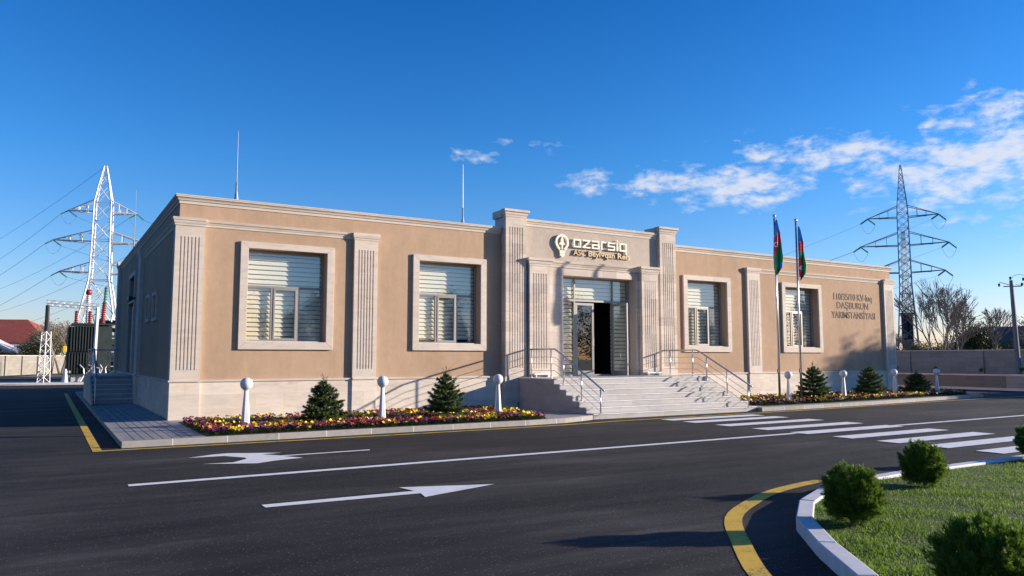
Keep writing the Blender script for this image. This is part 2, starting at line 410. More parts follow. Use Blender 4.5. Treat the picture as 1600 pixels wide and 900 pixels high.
def sheet(name, poly, z, m, kind='structure', parent=None):
    b = MB(); b.add([(x, y, z) for x, y in poly], [tuple(range(len(poly)))]); return b.build(name, m, parent, kind=kind)
def strip(name, pts, w, z, m, kind='structure', closed=False, thick=None):
    """flat ribbon of width w along pts"""
    b = MB(); L = []; Rr = []
    for i, p in enumerate(pts):
        a = Vector(pts[max(i-1, 0)]); c = Vector(pts[min(i+1, len(pts)-1)]); d = (c-a).normalized(); n = Vector((d.y, -d.x))
        L.append((p[0]-n.x*w/2, p[1]-n.y*w/2, z)); Rr.append((p[0]+n.x*w/2, p[1]+n.y*w/2, z))
    n = len(pts); b.add(L+Rr, [(i, n+i, n+i+1, i+1) for i in range(n-1)])
    return b.build(name, m, kind=kind)
def smooth_path(pts, k=8):
    out = []
    P = [Vector(p) for p in pts]
    for i in range(len(P)-1):
        p0 = P[max(i-1, 0)]; p1 = P[i]; p2 = P[i+1]; p3 = P[min(i+2, len(P)-1)]
        for j in range(k):
            t = j/k; out.append(.5*((2*p1) + (p2-p0)*t + (2*p0-5*p1+4*p2-p3)*t*t + (3*p1-p0-3*p2+p3)*t**3))
    out.append(P[-1]); return [tuple(p) for p in out]

# ================================================================== SETTING
sheet('ground', [(-600, -600), (700, -600), (700, 700), (-600, 700)], -.05, DIRT)
sheet('road', [(-45, -45), (39.85, -45), (39.85, 60), (12, 60), (12, 34.0), (-45, 38.0)], 0, ASPH)
# kerbed pavement round the building: grooved strip on the left, plain strips, beds
KL = [(-1.365, -4.75), (3, -4.68), (7.6, -4.62), (8.8, -4.48), (9.5, -4.25), (10.02, -4.03)]
KR = [(16.45, -4.22), (18, -4.22), (20, -4.12), (22.5, -3.95), (25.5, -3.66), (28.5, -3.38), (31.3, -3.2)]
ztop = .12
def kerb_line(name, pts, w, z, m, zb=-.02):
    b = MB(); b.molding(pts, [(0, zb), (0, z-.012), (-.012, z), (-w, z), (-w, zb)]); return b.build(name, m, kind='structure')
kerb_line('kerb', KL, .13, ztop, KERB)
kerb_line('kerb', KR + [(31.9, -2.6), (32.1, -1.2), (32.1, 24)], .13, ztop, KERB)
kerb_line('kerb', [(-1.37, 21), (-1.37, -4.745)], .10, .088, KERB)
b = MB(); b.box(-.018, 10.2, -.52, .2, -.02, ztop-.004); b.box(-.02+.0, .14, -4.55, -.52, -.02, ztop-.004)
b.prism([(9.0, -.52), (10.2, -.52), (10.2, -3.95), (9.45, -4.14), (8.8, -4.36), (8.35, -4.44)], -.02, ztop-.004)
b.box(16.3, 32.0, -.45, .2, -.02, ztop-.004); b.box(30.3, 31.97, -.45, 24, -.02, ztop-.006)
b.prism([(16.45, -.45), (17.15, -.45), (17.15, -4.09), (16.45, -4.09)], -.02, ztop-.005)
b.prism([(17.15, -3.72), (20, -3.65), (22.5, -3.5), (25.5, -3.25), (28.5, -3.0), (31.0, -2.82), (31.6, -2.3), (31.9, -1.2), (32.0, -1.2), (31.8, -2.5), (31.2, -3.07), (28.5, -3.25), (25.5, -3.53), (22.5, -3.82), (20, -3.99), (17.15, -4.09)], -.02, ztop-.006)
b.build('pavement', CONC, kind='structure')
b = MB(); b.box(-1.27, -.02, -4.62, 20.9, -.02, ztop-.022, 1)
x = -1.265
while x < -.03:
    b.box(x, min(x+.145, -.022), -4.62, 20.9, ztop-.03, ztop-.001, 0); x += .163
b.v = [(vx, vy, vz+.028*vx if vz > 0 else vz) for vx, vy, vz in b.v]
b.build('pavement', [CONCS, GROOVE], kind='structure')
BED1 = [(.16, -4.5), (3, -4.5), (7.6, -4.44), (8.3, -4.38), (8.95, -.56), (.16, -.56)]
BED2 = [(17.2, -3.68), (20, -3.62), (22.5, -3.46), (25.5, -3.21), (28.5, -2.96), (30.9, -2.78), (31.5, -2.25), (31.8, -1.2), (31.8, -.5), (17.2, -.5)]
sheet('soil', BED1, ztop-.002, SOIL); sheet('soil', BED2, ztop-.002, SOIL)
# road markings
strip('road_marking', [(-1.775, 21), (-1.775, -5.165)], .15, .004, YPAINT)
yl = smooth_path([(-1.85, -5.10), (3, -5.14), (7.6, -5.06), (9.2, -4.92), (10.6, -4.78), (14.5, -4.68), (17.9, -4.60), (22.2, -4.32), (27.3, -3.95), (33.1, -3.75), (38, -3.7)])
strip('road_marking', yl, .13, .008, YPAINT)
strip('road_marking', [(-1.64, -9.42), (38, -9.2)], .17, .004, WPAINT)
for k, yc in enumerate([-5.0+.0, -6.07, -7.2, -8.35, -9.42, -10.5, -11.5, -12.45, -13.4]):
    if k == 0: yc = -5.24
    sheet('road_marking', [(11.55, yc-.24), (15.1, yc-.24), (15.1, yc+.24), (11.55, yc+.24)], .012, WPAINT)
def gp(u, v):                                            # ground point seen at a photo pixel (only used to read off the painted arrows)
    d = fw*f_ + rt*(u-800) + up*(450-v); t = -CAM.z/d.z; p = CAM + d*t; return (p.x, p.y)
sheet('road_marking', [(-.48, -11.86), (1.36, -11.93), (1.30, -12.19), (2.47, -11.81), (1.30, -11.40), (1.36, -11.74), (-.48, -11.68)], .006, WPAINT)
def cp(a, c): return gp(180+a*.4, 660+c*.4)
sheet('road_marking', [cp(*p) for p in [(285, 140), (380, 127), (440, 121.5), (652, 119.5), (575, 125.5), (645, 130.5), (995, 106.5), (995, 109.5), (655, 133), (735, 139), (628, 150), (556, 161), (340, 164), (460, 157.5), (512, 144), (508, 139), (425, 132.5)]], .006, WPAINT)

# planted island, lower right
isl = smooth_path([(60, -14.4), (20, -14.4), (9.5, -14.4), (7.2, -14.41), (6.2, -14.5), (5.34, -14.69), (4.6, -15.02), (3.93, -15.42), (3.26, -16.12), (2.52, -17.0), (1.95, -18.0), (1.6, -19.3), (1.5, -21), (1.5, -24), (1.5, -32)], 4)
isl = isl[::-1]                                          # now runs from the camera end to the far end; outward is to the left
def offs(path, o):
    out = []
    for i, p in enumerate(path):
        a = Vector(path[max(i-1, 0)]); c = Vector(path[min(i+1, len(path)-1)]); d = (c-a).normalized(); n = Vector((-d.y, d.x)); out.append((p[0]+n.x*o, p[1]+n.y*o))
    return out
isl = offs(isl, .06)
# kerb stones: one metre blocks with open joints
b = MB(); acc = 0; seg = []; inner = offs(isl, -.16)
def along(path, inn, s0, s1):
    L = [0]
    for i in range(1, len(path)): L.append(L[-1] + (Vector(path[i])-Vector(path[i-1])).length)
    def at(pp, s):
        for i in range(1, len(path)):
            if L[i] >= s:
                t = (s-L[i-1])/(L[i]-L[i-1]+1e-9); return Vector(pp[i-1]).lerp(Vector(pp[i]), t)
        return Vector(pp[-1])
    return at(path, s0), at(path, s1), at(inn, s0), at(inn, s1), L[-1]
s = 0.0
while s < 75:
    a, c, d, e, tot = along(isl, inner, s+.013, s+.987)
    z1 = .125
    b.prism([tuple(a), tuple(c), tuple(e), tuple(d)], -.02, z1); s += 1.0
b.build('kerb', KERBW, kind='structure', bevel=.012)
lawn_poly = offs(isl, -.14) + [(60, -32)]
sheet('lawn', lawn_poly, .09, LAWN)
yp = offs(isl, .575); yp = [p for p in yp if p[0] < 6.6 and p[1] > -30]
yp[-1] = (6.45, -14.02)
strip('road_marking', yp, .175, .004, YPAINT)

# grass blades
rng = np.random.default_rng(5)
lp = np.array(offs(isl, -.17))
def grass_patch(n, hmin, hmax, wid, dens_fn):
    d = dens_fn(n); cx_, cy_ = d[:, 0], d[:, 1]
    m = len(cx_); h = rng.uniform(hmin, hmax, m)*(0.75+.5*np.sin(cx_*5.1+1.3*np.sin(cy_*4.0))*np.cos(cy_*4.3+cx_*1.7)*.9); h = np.clip(h, .012, None)
    a = rng.uniform(0, 2*math.pi, m); lean = rng.uniform(.2, 1.1, m)*h; la = rng.uniform(0, 2*math.pi, m)
    w = wid*rng.uniform(.6, 1.3, m)
    V = np.zeros((m, 5, 3), np.float32)
    ca, sa = np.cos(a)*w/2, np.sin(a)*w/2
    z0 = np.full(m, .088)
    V[:, 0] = np.c_[cx_-ca, cy_-sa, z0]; V[:, 1] = np.c_[cx_+ca, cy_+sa, z0]
    mx, my = cx_+np.cos(la)*lean*.35, cy_+np.sin(la)*lean*.35
    V[:, 2] = np.c_[mx+ca*.8, my+sa*.8, z0+h*.6]; V[:, 3] = np.c_[mx-ca*.8, my-sa*.8, z0+h*.6]
    V[:, 4] = np.c_[cx_+np.cos(la)*lean, cy_+np.sin(la)*lean, z0+h]
    base = np.arange(m)[:, None]*5
    F = np.concatenate([base+np.array([[0, 1, 2]]), base+np.array([[0, 2, 3]]), base+np.array([[3, 2, 4]])])
    return V.reshape(-1, 3), F
def kerb_y(x):                                           # far edge of the lawn
    xs = lp[:, 0]; ys = lp[:, 1]; k = ys > -17.9; o = np.argsort(xs[k]); return np.interp(x, xs[k][o], ys[k][o], left=-17.9)
def inside(x, y):
    k = lp[:, 0] < 9; o = np.argsort(lp[k][:, 1]); xl = np.interp(y, lp[k][:, 1][o], lp[k][:, 0][o]); return (x > xl) & (y < -14.56)
def dens1(n):                                            # density falls with distance from the camera
    r = rng.uniform(4.2**.4, 40**.4, n)**(1/.4); t = rng.uniform(R(-8), R(52), n)
    x = CAM.x+r*np.cos(t); y = CAM.y+r*np.sin(t); k = inside(x, y) ; return np.c_[x[k], y[k]]
V, F = grass_patch(560000, .016, .046, .0068, dens1)
tag(raw('grass', V, F, GRASS, kind='stuff'), 'mown green lawn filling the kerbed island', 'grass')

# ================================================================== BUILDING
bld = thing('station_building', 'long single-storey substation building, tan stucco with fluted pale stone pilasters', 'building', (0, 0, 0))
FRONT = .10; X1 = 30.35; D = 18.4; ZP = 1.05; ZR = 5.75
OPEN = [(1.81, 3.93), (6.73, 8.81), (17.56, 19.62), (22.98, 25.06)]     # window openings
WZ0, WZ1 = 2.08, 4.55
DX0, DX1, DZ0, DZ1 = 11.82, 14.98, 1.05, 4.38
def wall_with_holes(b, x0, x1, z0, z1, holes, y0, y1):
    cur = x0
    for (a, c, p, q) in sorted(holes):
        if a > cur: b.box(cur, a, y0, y1, z0, z1)
        if p > z0: b.box(a, c, y0, y1, z0, p)
        if q < z1: b.box(a, c, y0, y1, q, z1)
        cur = c
    b.box(cur, x1, y0, y1, z0, z1)
b = MB()
wall_with_holes(b, .10, 9.7, .3, ZR-.02, [(a, c, WZ0, WZ1) for a, c in OPEN[:2]], FRONT, .50)
wall_with_holes(b, 16.7, X1-.1, .3, ZR-.02, [(a, c, WZ0, WZ1) for a, c in OPEN[2:]], FRONT, .50)
# left wall, with the side door and two little windows
cur = .50
for (a, c, p, q) in [(4.0, 4.75, 2.86, 3.52), (5.9, 6.55, 2.90, 3.56), (10.9, 13.0, 1.05, 3.75)]:
    b.box(.10, .42, cur, a, .3, ZR-.02)
    if p > 1.06: b.box(.10, .42, a, c, .3, p)
    else: b.box(.10, .42, a, c, .3, 1.04)
    if c > 12: b.box(.10, .42, a, c, q, 3.98); b.box(.10, .42, a, c, 4.75, ZR-.02)
    else: b.box(.10, .42, a, c, q, ZR-.02)
    cur = c
b.box(.10, .42, cur, D-.1, .3, ZR-.02)
b.box(.42, X1-.1, D-.5, D-.1, .3, ZR-.02); b.box(X1-.5, X1-.1, .50, D-.5, .3, ZR-.02)
b.build('wall', STUCCO, bld)
b = MB(); wall_with_holes(b, 9.7, 16.7, .3, 5.93, [(DX0, DX1, .3, DZ1)], -.03, .50); b.build('wall', SOFT, bld)
b = MB(); b.box(.42, X1-.5, .5, D-.5, 5.40, 5.55); b.build('roof', ROOFM, bld)
# dark rooms behind the openings
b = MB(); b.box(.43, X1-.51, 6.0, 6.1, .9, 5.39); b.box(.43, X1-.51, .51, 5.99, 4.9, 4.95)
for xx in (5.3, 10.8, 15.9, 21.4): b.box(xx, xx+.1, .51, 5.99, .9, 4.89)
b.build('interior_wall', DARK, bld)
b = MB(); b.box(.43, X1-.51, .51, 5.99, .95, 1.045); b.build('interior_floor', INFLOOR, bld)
# plinth
b = MB(); b.box(16.84, X1-.06, .05, .10, .0, ZP); b.box(X1-.1, X1-.05, .05, D-.1, 0, ZP); b.box(16.43, 16.83, -.16, .049, 0, ZP-.004)
for (a, c) in [(20.72, 21.44), (29.62, X1)]: b.box(a, c, .0, .05, 0, ZP)
b.build('plinth', CLAD, bld)
b = MB(); b.box(.06, 9.56, .05, .10, .0, ZP); b.box(.05, .10, .10, D-.1, 0, ZP)
for (a, c) in [(.0, .71), (4.70, 5.40)]: b.box(a, c, .0, .05, 0, ZP)
b.box(.0, .049, .0505, .30, 0, ZP); b.box(-.02, .049, 8.15, 8.95, 0, ZP); b.box(-.02, .049, D-.8, D, 0, ZP); b.box(9.56, 10.048, -.16, .049, 0, ZP-.004)
b.build('plinth', CLAD, bld)
def ledge(b, path, z, o=.035, h=.05): b.molding(path, [(-.05, z), (o, z), (o, z+h-.012), (o-.015, z+h), (-.05, z+h)])
b = MB()
ledge(b, [(.05, D), (.05, 8.97)], ZP); ledge(b, [(-.02, 8.95), (-.02, 8.15)], ZP+.002)
ledge(b, [(.05, 8.13), (.05, .32)], ZP); ledge(b, [(0, .30), (0, 0), (.71, 0)], ZP+.001)
ledge(b, [(.72, .05), (4.69, .05)], ZP); ledge(b, [(4.70, 0), (5.40, 0)], ZP+.001); ledge(b, [(5.41, .05), (9.54, .05)], ZP)
b.build('plinth_ledge', TRIM, bld); b = MB()
ledge(b, [(16.85, .05), (20.71, .05)], ZP); ledge(b, [(20.72, 0), (21.44, 0)], ZP+.001); ledge(b, [(21.45, .05), (29.61, .05)], ZP)
ledge(b, [(29.62, 0), (X1, 0), (X1, .3)], ZP+.001); ledge(b, [(X1-.05, .32), (X1-.05, D)], ZP)
b.build('plinth_ledge', TRIM, bld)

def pilaster(x0, x1, zf, z0, z1, yb, ng=6, side=False, name='pilaster', cap=True, capz=None, gz0=.25, gz1=.28, m=TRIM, capo=.052):
    """fluted pilaster, front face at y=zf, back at yb; side=True turns it on to the left wall (x0..x1 then runs along y)"""
    b = MB(); w = x1-x0; mg = w*.17; gw = .036; pit = (w-2*mg-gw)/(ng-1)
    prof = [(x0, zf)]
    for i in range(ng):
        a = x0+mg+i*pit
        prof += [(a, zf), (a+gw*.15, zf+.016), (a+gw*.5, zf+.024), (a+gw*.85, zf+.016), (a+gw, zf)]
    prof += [(x1, zf), (x1, yb), (x0, yb)]
    if side: tr = lambda p: (p[1], p[0])
    else: tr = lambda p: p
    b.prism([tr(p) for p in prof], z0+gz0, z1-gz1)
    for (za, zb) in ((z0, z0+gz0), (z1-gz1, z1)):
        b.prism([tr(p) for p in [(x0, zf), (x1, zf), (x1, yb), (x0, yb)]], za, zb)
    o = b.build(name, m, bld)
    if cap:
        c = MB(); h = capz or .20
        path = [(x0, yb), (x0, zf), (x1, zf), (x1, yb)]
        if side: path = [(zf, x1), (zf, x0)]
        c.molding(path, [(-.04, z1), (.012, z1), (.02, z1+h*.25), (.035, z1+h*.3), (.05, z1+h*.62), (capo, z1+h*.70), (capo, z1+h), (-.04, z1+h)])
        c.build('capital', m, o)
    return o
CZ = 5.00                                                 # underside of the lower cornice
pz0 = ZP+.05
# corner pilaster wraps on to the left wall
pilaster(0, .70, .0, pz0, CZ, .10)
b = MB(); b.box(0, .10, .10, .30, pz0, CZ); b.build('pilaster', TRIM, bld)
pilaster(4.70, 5.40, .0, pz0, CZ, .10); pilaster(20.72, 21.44, .0, pz0, CZ, .10); pilaster(29.62, X1, .0, pz0, CZ, .10)
b = MB(); b.box(X1-.1, X1, .10, .7, pz0, CZ); b.build('pilaster', TRIM, bld)
pilaster(8.15, 8.95, -.02, pz0, 5.15, .10, side=True); pilaster(D-.8, D, -.02, pz0, ZR-.1, .10, side=True, capz=.3)
CORN = lambda z, h, o: [(-.08, z), (.02, z), (.024, z+h*.30), (o*.42, z+h*.36), (o*.50, z+h*.50), (o*.66, z+h*.62), (o*.90, z+h*.70), (o*.92, z+h*.86), (o, z+h*.88), (o, z+h), (-.08, z+h)]
b = MB()
b.molding([(.10, 8.13), (.10, .31)], CORN(CZ+.02, .165, .085)); b.molding([(.71, FRONT), (4.69, FRONT)], CORN(CZ+.02, .165, .085))
b.molding([(0, .31), (0, .0), (.71, 0)], CORN(CZ+.003, .20, .075))
b.build('string_course', TRIM, bld); b = MB()
b.molding([(21.45, FRONT), (29.61, FRONT)], CORN(CZ+.02, .165, .085)); b.molding([(29.62, .0), (X1, .0), (X1, .6)], CORN(CZ+.003, .20, .075))
b.build('string_course', TRIM, bld)
b = MB()
TC = CORN(5.58, .22, .12)
b.molding([(.10, D-.1), (.10, FRONT), (9.54, FRONT)], TC); b.molding([(16.86, FRONT), (X1-.10, FRONT), (X1-.10, D-.1), (.10, D-.1)], TC)
b.build('cornice', TRIM, bld)
b = MB(); b.molding([(10.36, -.03), (15.99, -.03)], CORN(5.91, .22, .10)); b.build('cornice', TRIM, bld)
# parapet backs
b = MB(); b.box(9.7, 16.7, .02, .48, 5.93, 6.12); b.build('parapet', SOFT, bld)
# towers
for (a, c) in ((9.58, 10.34), (16.02, 16.78)):
    pilaster(a, c, -.19, pz0, 6.12, -.02, ng=6, capz=.24, capo=.09, gz1=.32, m=STONE)
    b = MB(); b.box(a+.002, c-.002, -.018, .50, 5.80, 6.12); b.box(a-.06, c+.06, -.018, .56, 6.121, 6.35)
    b.box(a+.003, c-.003, -.019, .097, pz0, 5.79); b.box(a-.03, c+.03, -.20, .0, .3, pz0-.001); b.build('tower_pier', STONE, bld)
# inner portal
for (a, c) in ((10.42, 11.20), (15.08, 15.84)):
    pilaster(a, c, -.27, pz0+.0, 4.60, -.031, ng=6, capz=.25, capo=.09, gz0=.22, gz1=.24, m=STONE)
    b = MB(); b.box(a-.01, c+.01, -.29, -.031, 1.05, pz0-.001); b.build('pilaster_base', TRIM, bld)
b = MB()
b.box(11.21, DX0, -.12, -.031, 1.05, 4.61); b.box(DX1, 15.07, -.12, -.031, 1.05, 4.61); b.box(DX0+.001, DX1-.001, -.12, -.031, DZ1, 4.61)
b.molding([(11.21, -.12), (15.07, -.12)], CORN(4.62, .21, .10)); b.build('door_surround', STONE, bld)

# windows
def blind(b, x0, x1, z0, z1, y, pit=.122, tilt=.030):
    z = z1
    while z > z0+.01:
        zb = max(z0, z-pit*1.0)
        # each fold: bright cloth leaning out, then tucking back under the next
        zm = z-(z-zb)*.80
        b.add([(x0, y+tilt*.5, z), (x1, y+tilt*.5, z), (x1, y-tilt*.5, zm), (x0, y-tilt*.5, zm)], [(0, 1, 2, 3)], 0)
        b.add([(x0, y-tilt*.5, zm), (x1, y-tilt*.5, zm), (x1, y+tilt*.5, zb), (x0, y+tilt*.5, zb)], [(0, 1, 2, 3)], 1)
        z -= pit
GY = .38
def window(a, c, idx):
    # stone surround
    b = MB(); o = .205
    z0, z1 = WZ0, WZ1
    def fr(b, x0, x1, zz0, zz1, X0, X1_, Z0, Z1, ya, yb):
        # four mitred pieces
        ins = [(x0, zz0), (x1, zz0), (x1, zz1), (x0, zz1)]; out = [(X0, Z0), (X1_, Z0), (X1_, Z1), (X0, Z1)]
        for i in range(4):
            j = (i+1) % 4; b.prism([out[i], out[j], ins[j], ins[i]], ya, yb, axis='y')
    fr(b, a, c, z0, z1, a-o, c+o, z0-o, z1+.175, .03, FRONT)
    sur = b.build('window_surround', TRIM, bld, bevel=.008)
    b = MB(); b.box(a+.0015, c-.0015, FRONT+.02, GY-.03, z0+.0005, z0+.025); b.build('sill', WHITE if 0 else TRIM, sur)
    f = MB(); w = c-a; t = .045
    f.box(a, c, GY-.03, GY+.03, z0, z0+t+.01); f.box(a, c, GY-.03, GY+.03, z1-t-.03, z1); f.box(a, a+t, GY-.03, GY+.03, z0+t+.01, z1-t-.03); f.box(c-t, c, GY-.03, GY+.03, z0+t+.01, z1-t-.03)
    zt = 3.57; f.box(a+t, c-t, GY-.031, GY+.03, zt-.03, zt+.03)
    m1 = a+w*.335; m2 = a+w*.668
    for m_ in (m1, m2): f.box(m_-.035, m_+.035, GY-.032, GY+.03, z0+t+.01, zt-.03)
    fo = f.build('window_frame', ALU, bld, bevel=.004)
    sb = MB(); s_ = sb; q0, q1, r0, r1 = m1+.036, m2-.036, z0+t+.012, zt-.032
    for (xx0, xx1, zz0, zz1) in ((q0, q1, r0, r0+.05), (q0, q1, r1-.05, r1), (q0, q0+.05, r0+.05, r1-.05), (q1-.05, q1, r0+.05, r1-.05)): s_.box(xx0, xx1, GY-.045, GY+.02, zz0, zz1)
    s_.build('sash', ALU, fo, bevel=.004)
    for (xx0, xx1, zz0, zz1) in ((a+t, c-t, zt+.03, z1-t-.03), (a+t, m1-.035, z0+t+.01, zt-.03), (m1+.086, m2-.086, r0+.05, r1-.05), (m2+.035, c-t, z0+t+.01, zt-.03)):
        p = MB(); p.add([(xx0, GY, zz0), (xx1, GY, zz0), (xx1, GY, zz1), (xx0, GY, zz1)], [(0, 1, 2, 3)]); p.build('pane', GLASS, fo)
    drop = [0.0, .10, 0, .06][idx]
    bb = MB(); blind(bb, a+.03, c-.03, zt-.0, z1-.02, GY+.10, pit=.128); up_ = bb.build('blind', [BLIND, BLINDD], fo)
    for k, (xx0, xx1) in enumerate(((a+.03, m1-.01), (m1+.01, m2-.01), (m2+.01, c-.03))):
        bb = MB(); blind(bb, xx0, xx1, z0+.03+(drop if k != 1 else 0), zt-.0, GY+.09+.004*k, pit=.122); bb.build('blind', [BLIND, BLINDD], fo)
for i, (a, c) in enumerate(OPEN): window(a, c, i)

# entrance: fixed lights, transom, one closed and one open leaf
def rectframe(b, x0, x1, z0, z1, t, y0, y1):
    b.box(x0, x1, y0, y1, z0, z0+t); b.box(x0, x1, y0, y1, z1-t, z1); b.box(x0, x0+t, y0, y1, z0+t, z1-t); b.box(x1-t, x1, y0, y1, z0+t, z1-t)
EY = .33; zt = 3.60; M1, M2 = 12.58, 14.22; MM = 13.40
f = MB(); rectframe(f, DX0, DX1, DZ0+.001, DZ1-.001, .05, EY-.03, EY+.03)
f.box(DX0+.05, DX1-.05, EY-.031, EY+.03, zt-.035, zt+.035)
for m_ in (M1, M2): f.box(m_-.03, m_+.03, EY-.032, EY+.03, DZ0+.05, zt-.035); f.box(m_-.03, m_+.03, EY-.032, EY+.03, zt+.035, DZ1-.05)
ef = f.build('entrance_frame', ALU, bld, bevel=.004)
for (xx0, xx1, zz0, zz1) in ((DX0+.05, M1-.03, DZ0+.05, zt-.035), (DX0+.05, M1-.03, zt+.035, DZ1-.05), (M1+.03, M2-.03, zt+.035, DZ1-.05), (M2+.03, DX1-.05, zt+.035, DZ1-.05), (M2+.03, DX1-.05, DZ0+.05, zt-.035)):
    p = MB(); p.add([(xx0, EY, zz0), (xx1, EY, zz0), (xx1, EY, zz1), (xx0, EY, zz1)], [(0, 1, 2, 3)]); p.build('pane', GLASS, ef)
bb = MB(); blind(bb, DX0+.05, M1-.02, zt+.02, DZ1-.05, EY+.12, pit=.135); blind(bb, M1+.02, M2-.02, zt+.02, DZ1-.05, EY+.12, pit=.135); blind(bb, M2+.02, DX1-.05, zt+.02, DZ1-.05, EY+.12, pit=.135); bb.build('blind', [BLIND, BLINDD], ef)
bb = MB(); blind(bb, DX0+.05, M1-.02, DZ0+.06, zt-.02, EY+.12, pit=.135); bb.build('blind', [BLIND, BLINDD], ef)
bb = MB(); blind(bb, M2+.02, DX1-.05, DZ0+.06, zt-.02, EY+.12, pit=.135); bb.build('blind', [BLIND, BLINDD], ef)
def door_leaf(hx, hy, ang, w, sgn, gm=None):
    b = MB(); rectframe(b, 0, w*sgn if sgn > 0 else 0, 0, 2.46, .085, -.025, .025) if sgn > 0 else rectframe(b, -w, 0, 0, 2.46, .085, -.025, .025)
    b.box(min(.085*sgn, (w-.085)*sgn), max(.085*sgn, (w-.085)*sgn), -.02, .02, .085, .16)
    M = Matrix.Translation((hx, hy, DZ0+.015)) @ Matrix.Rotation(ang, 4, 'Z')
    b.v = [tuple(M @ Vector(v)) for v in b.v]; lf = b.build('door', ALU, bld, bevel=.004)
    p = MB(); x0, x1 = (.085, w-.085) if sgn > 0 else (-w+.085, -.085)
    p.add([tuple(M @ Vector(v)) for v in [(x0, 0, .16), (x1, 0, .16), (x1, 0, 2.375), (x0, 0, 2.375)]], [(0, 1, 2, 3)]); p.build('pane', gm or DGLASS, lf)
    h = MB(); hx_ = (w-.045)*sgn
    for yy in (-.06, .06): h.tube([tuple(M @ Vector(v)) for v in [(hx_, yy*.4, .98), (hx_, yy, .98), (hx_, yy, 1.28), (hx_, yy*.4, 1.28)]], .012, 6)
    h.build('handle', STEEL, lf)
door_leaf(M1+.032, EY-.005, 0, .785, 1)
door_leaf(M2-.035, EY-.03, R(93), .785, -1, GLASS)

# left wall details: door, transom light, two small windows, wall lamp
def side_open(name, y0, y1, z0, z1, depth=.10, frame=.10, m=DARK):
    b = MB()
    for (a, c, p, q) in ((y0-frame, y1+frame, z1, z1+frame), (y0-frame, y0, z0, z1), (y1, y1+frame, z0, z1)): b.box(.04, .10, a, c, p, q)
    if z0 > 1.2: b.box(.04, .10, y0-frame, y1+frame, z0-frame, z0)
    s_ = b.build('window_surround' if z0 > 1.2 else 'door_surround', TRIM, bld)
    return s_
for (a, c, p, q) in [(4.0, 4.75, 2.86, 3.52), (5.9, 6.55, 2.90, 3.56)]:
    s_ = side_open('w', a, c, p, q, frame=.11)
    b = MB(); b.box(.26, .30, a, c, p, p+.04); b.box(.26, .30, a, c, q-.04, q); b.box(.26, .30, a, a+.04, p+.04, q-.04); b.box(.26, .30, c-.04, c, p+.04, q-.04); f2 = b.build('window_frame', WHITE, bld)
    b = MB(); b.add([(.28, a, p), (.28, c, p), (.28, c, q), (.28, a, q)], [(0, 1, 2, 3)]); b.build('pane', GLASS, f2)
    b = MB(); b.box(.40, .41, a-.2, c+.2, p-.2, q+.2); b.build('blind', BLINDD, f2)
side_open('d', 10.9, 13.0, 1.05, 3.75, frame=.16); side_open('t', 10.9, 13.0, 3.985, 4.75, frame=.16)
b = MB(); b.box(.20, .26, 10.9, 13.0, 1.05, 3.75); dr = b.build('door', DOORM, bld)
b = MB(); b.box(.17, .199, 10.98, 11.9, 1.15, 3.65); b.box(.17, .199, 11.98, 12.9, 1.15, 3.65); b.build('door_panel', DOORM, dr)
b = MB(); b.tube([(.16, 11.85, 2.0), (.08, 11.85, 2.0), (.08, 11.85, 2.35), (.16, 11.85, 2.35)], .014, 6); b.build('handle', STEEL, dr)
b = MB(); b.box(.24, .28, 10.9, 13.0, 3.985, 4.75); b.build('pane', DARK, bld)
wl = thing('wall_lamp', 'small black wall lamp above the side door', 'lamp', (.03, 11.2, 3.9))
b = MB(); b.box(-.10, .035, 11.12, 11.28, 3.82, 3.96); b.build('housing', BLACKM, wl); b = MB(); b.box(-.12, -.101, 11.13, 11.27, 3.84, 3.93); b.build('lamp_glass', WHITE, wl)

# ================================================================== STEPS
es = thing('entrance_steps', 'wide flight of pale stone steps up to the glass entrance doors', 'steps', (13.2, -2, 0))
SX0, SX1 = 10.05, 16.42; LZ = 1.05; NR = 7; rise = LZ/NR; ty = [-2.11-.318*i for i in range(NR)]
body = MB(); tr = MB(); sd = MB(); sd2 = MB()
pts = [(-.10, .0)]
body.box(SX0+.03, SX1-.03, ty[0]+.0, -.202, .0, LZ-.035)
sd.box(SX0, SX0+.029, ty[0], -.202, 0, LZ-.035); sd2.box(SX1-.029, SX1, ty[0], -.202, 0, LZ-.035)
for i in range(1, NR):
    z = LZ-rise*i
    body.box(SX0+.03, SX1-.03, ty[i], ty[i-1]-.0005, 0, z-.03)
    sd.box(SX0, SX0+.029, ty[i], ty[i-1]-.0005, 0, z-.03); sd2.box(SX1-.029, SX1, ty[i], ty[i-1]-.0005, 0, z-.03)
    tr.box(SX0-.015, SX1+.015, ty[i]-.02, ty[i-1]-.001, z-.03, z)
tr.box(SX0-.015, SX1+.015, ty[0]-.02, -.203, LZ-.034, LZ+.0); tr.box(11.21, 15.07, -.202, -.122, .9, LZ-.001)
tr.box(DX0+.01, DX1-.01, -.121, .50, .9, LZ-.003)
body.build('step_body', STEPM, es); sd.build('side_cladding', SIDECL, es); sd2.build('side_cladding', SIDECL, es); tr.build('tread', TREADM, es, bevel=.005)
b = MB(); b.box(10.75-.03, 10.75+.0, 0, 0, 0, 0) if 0 else None

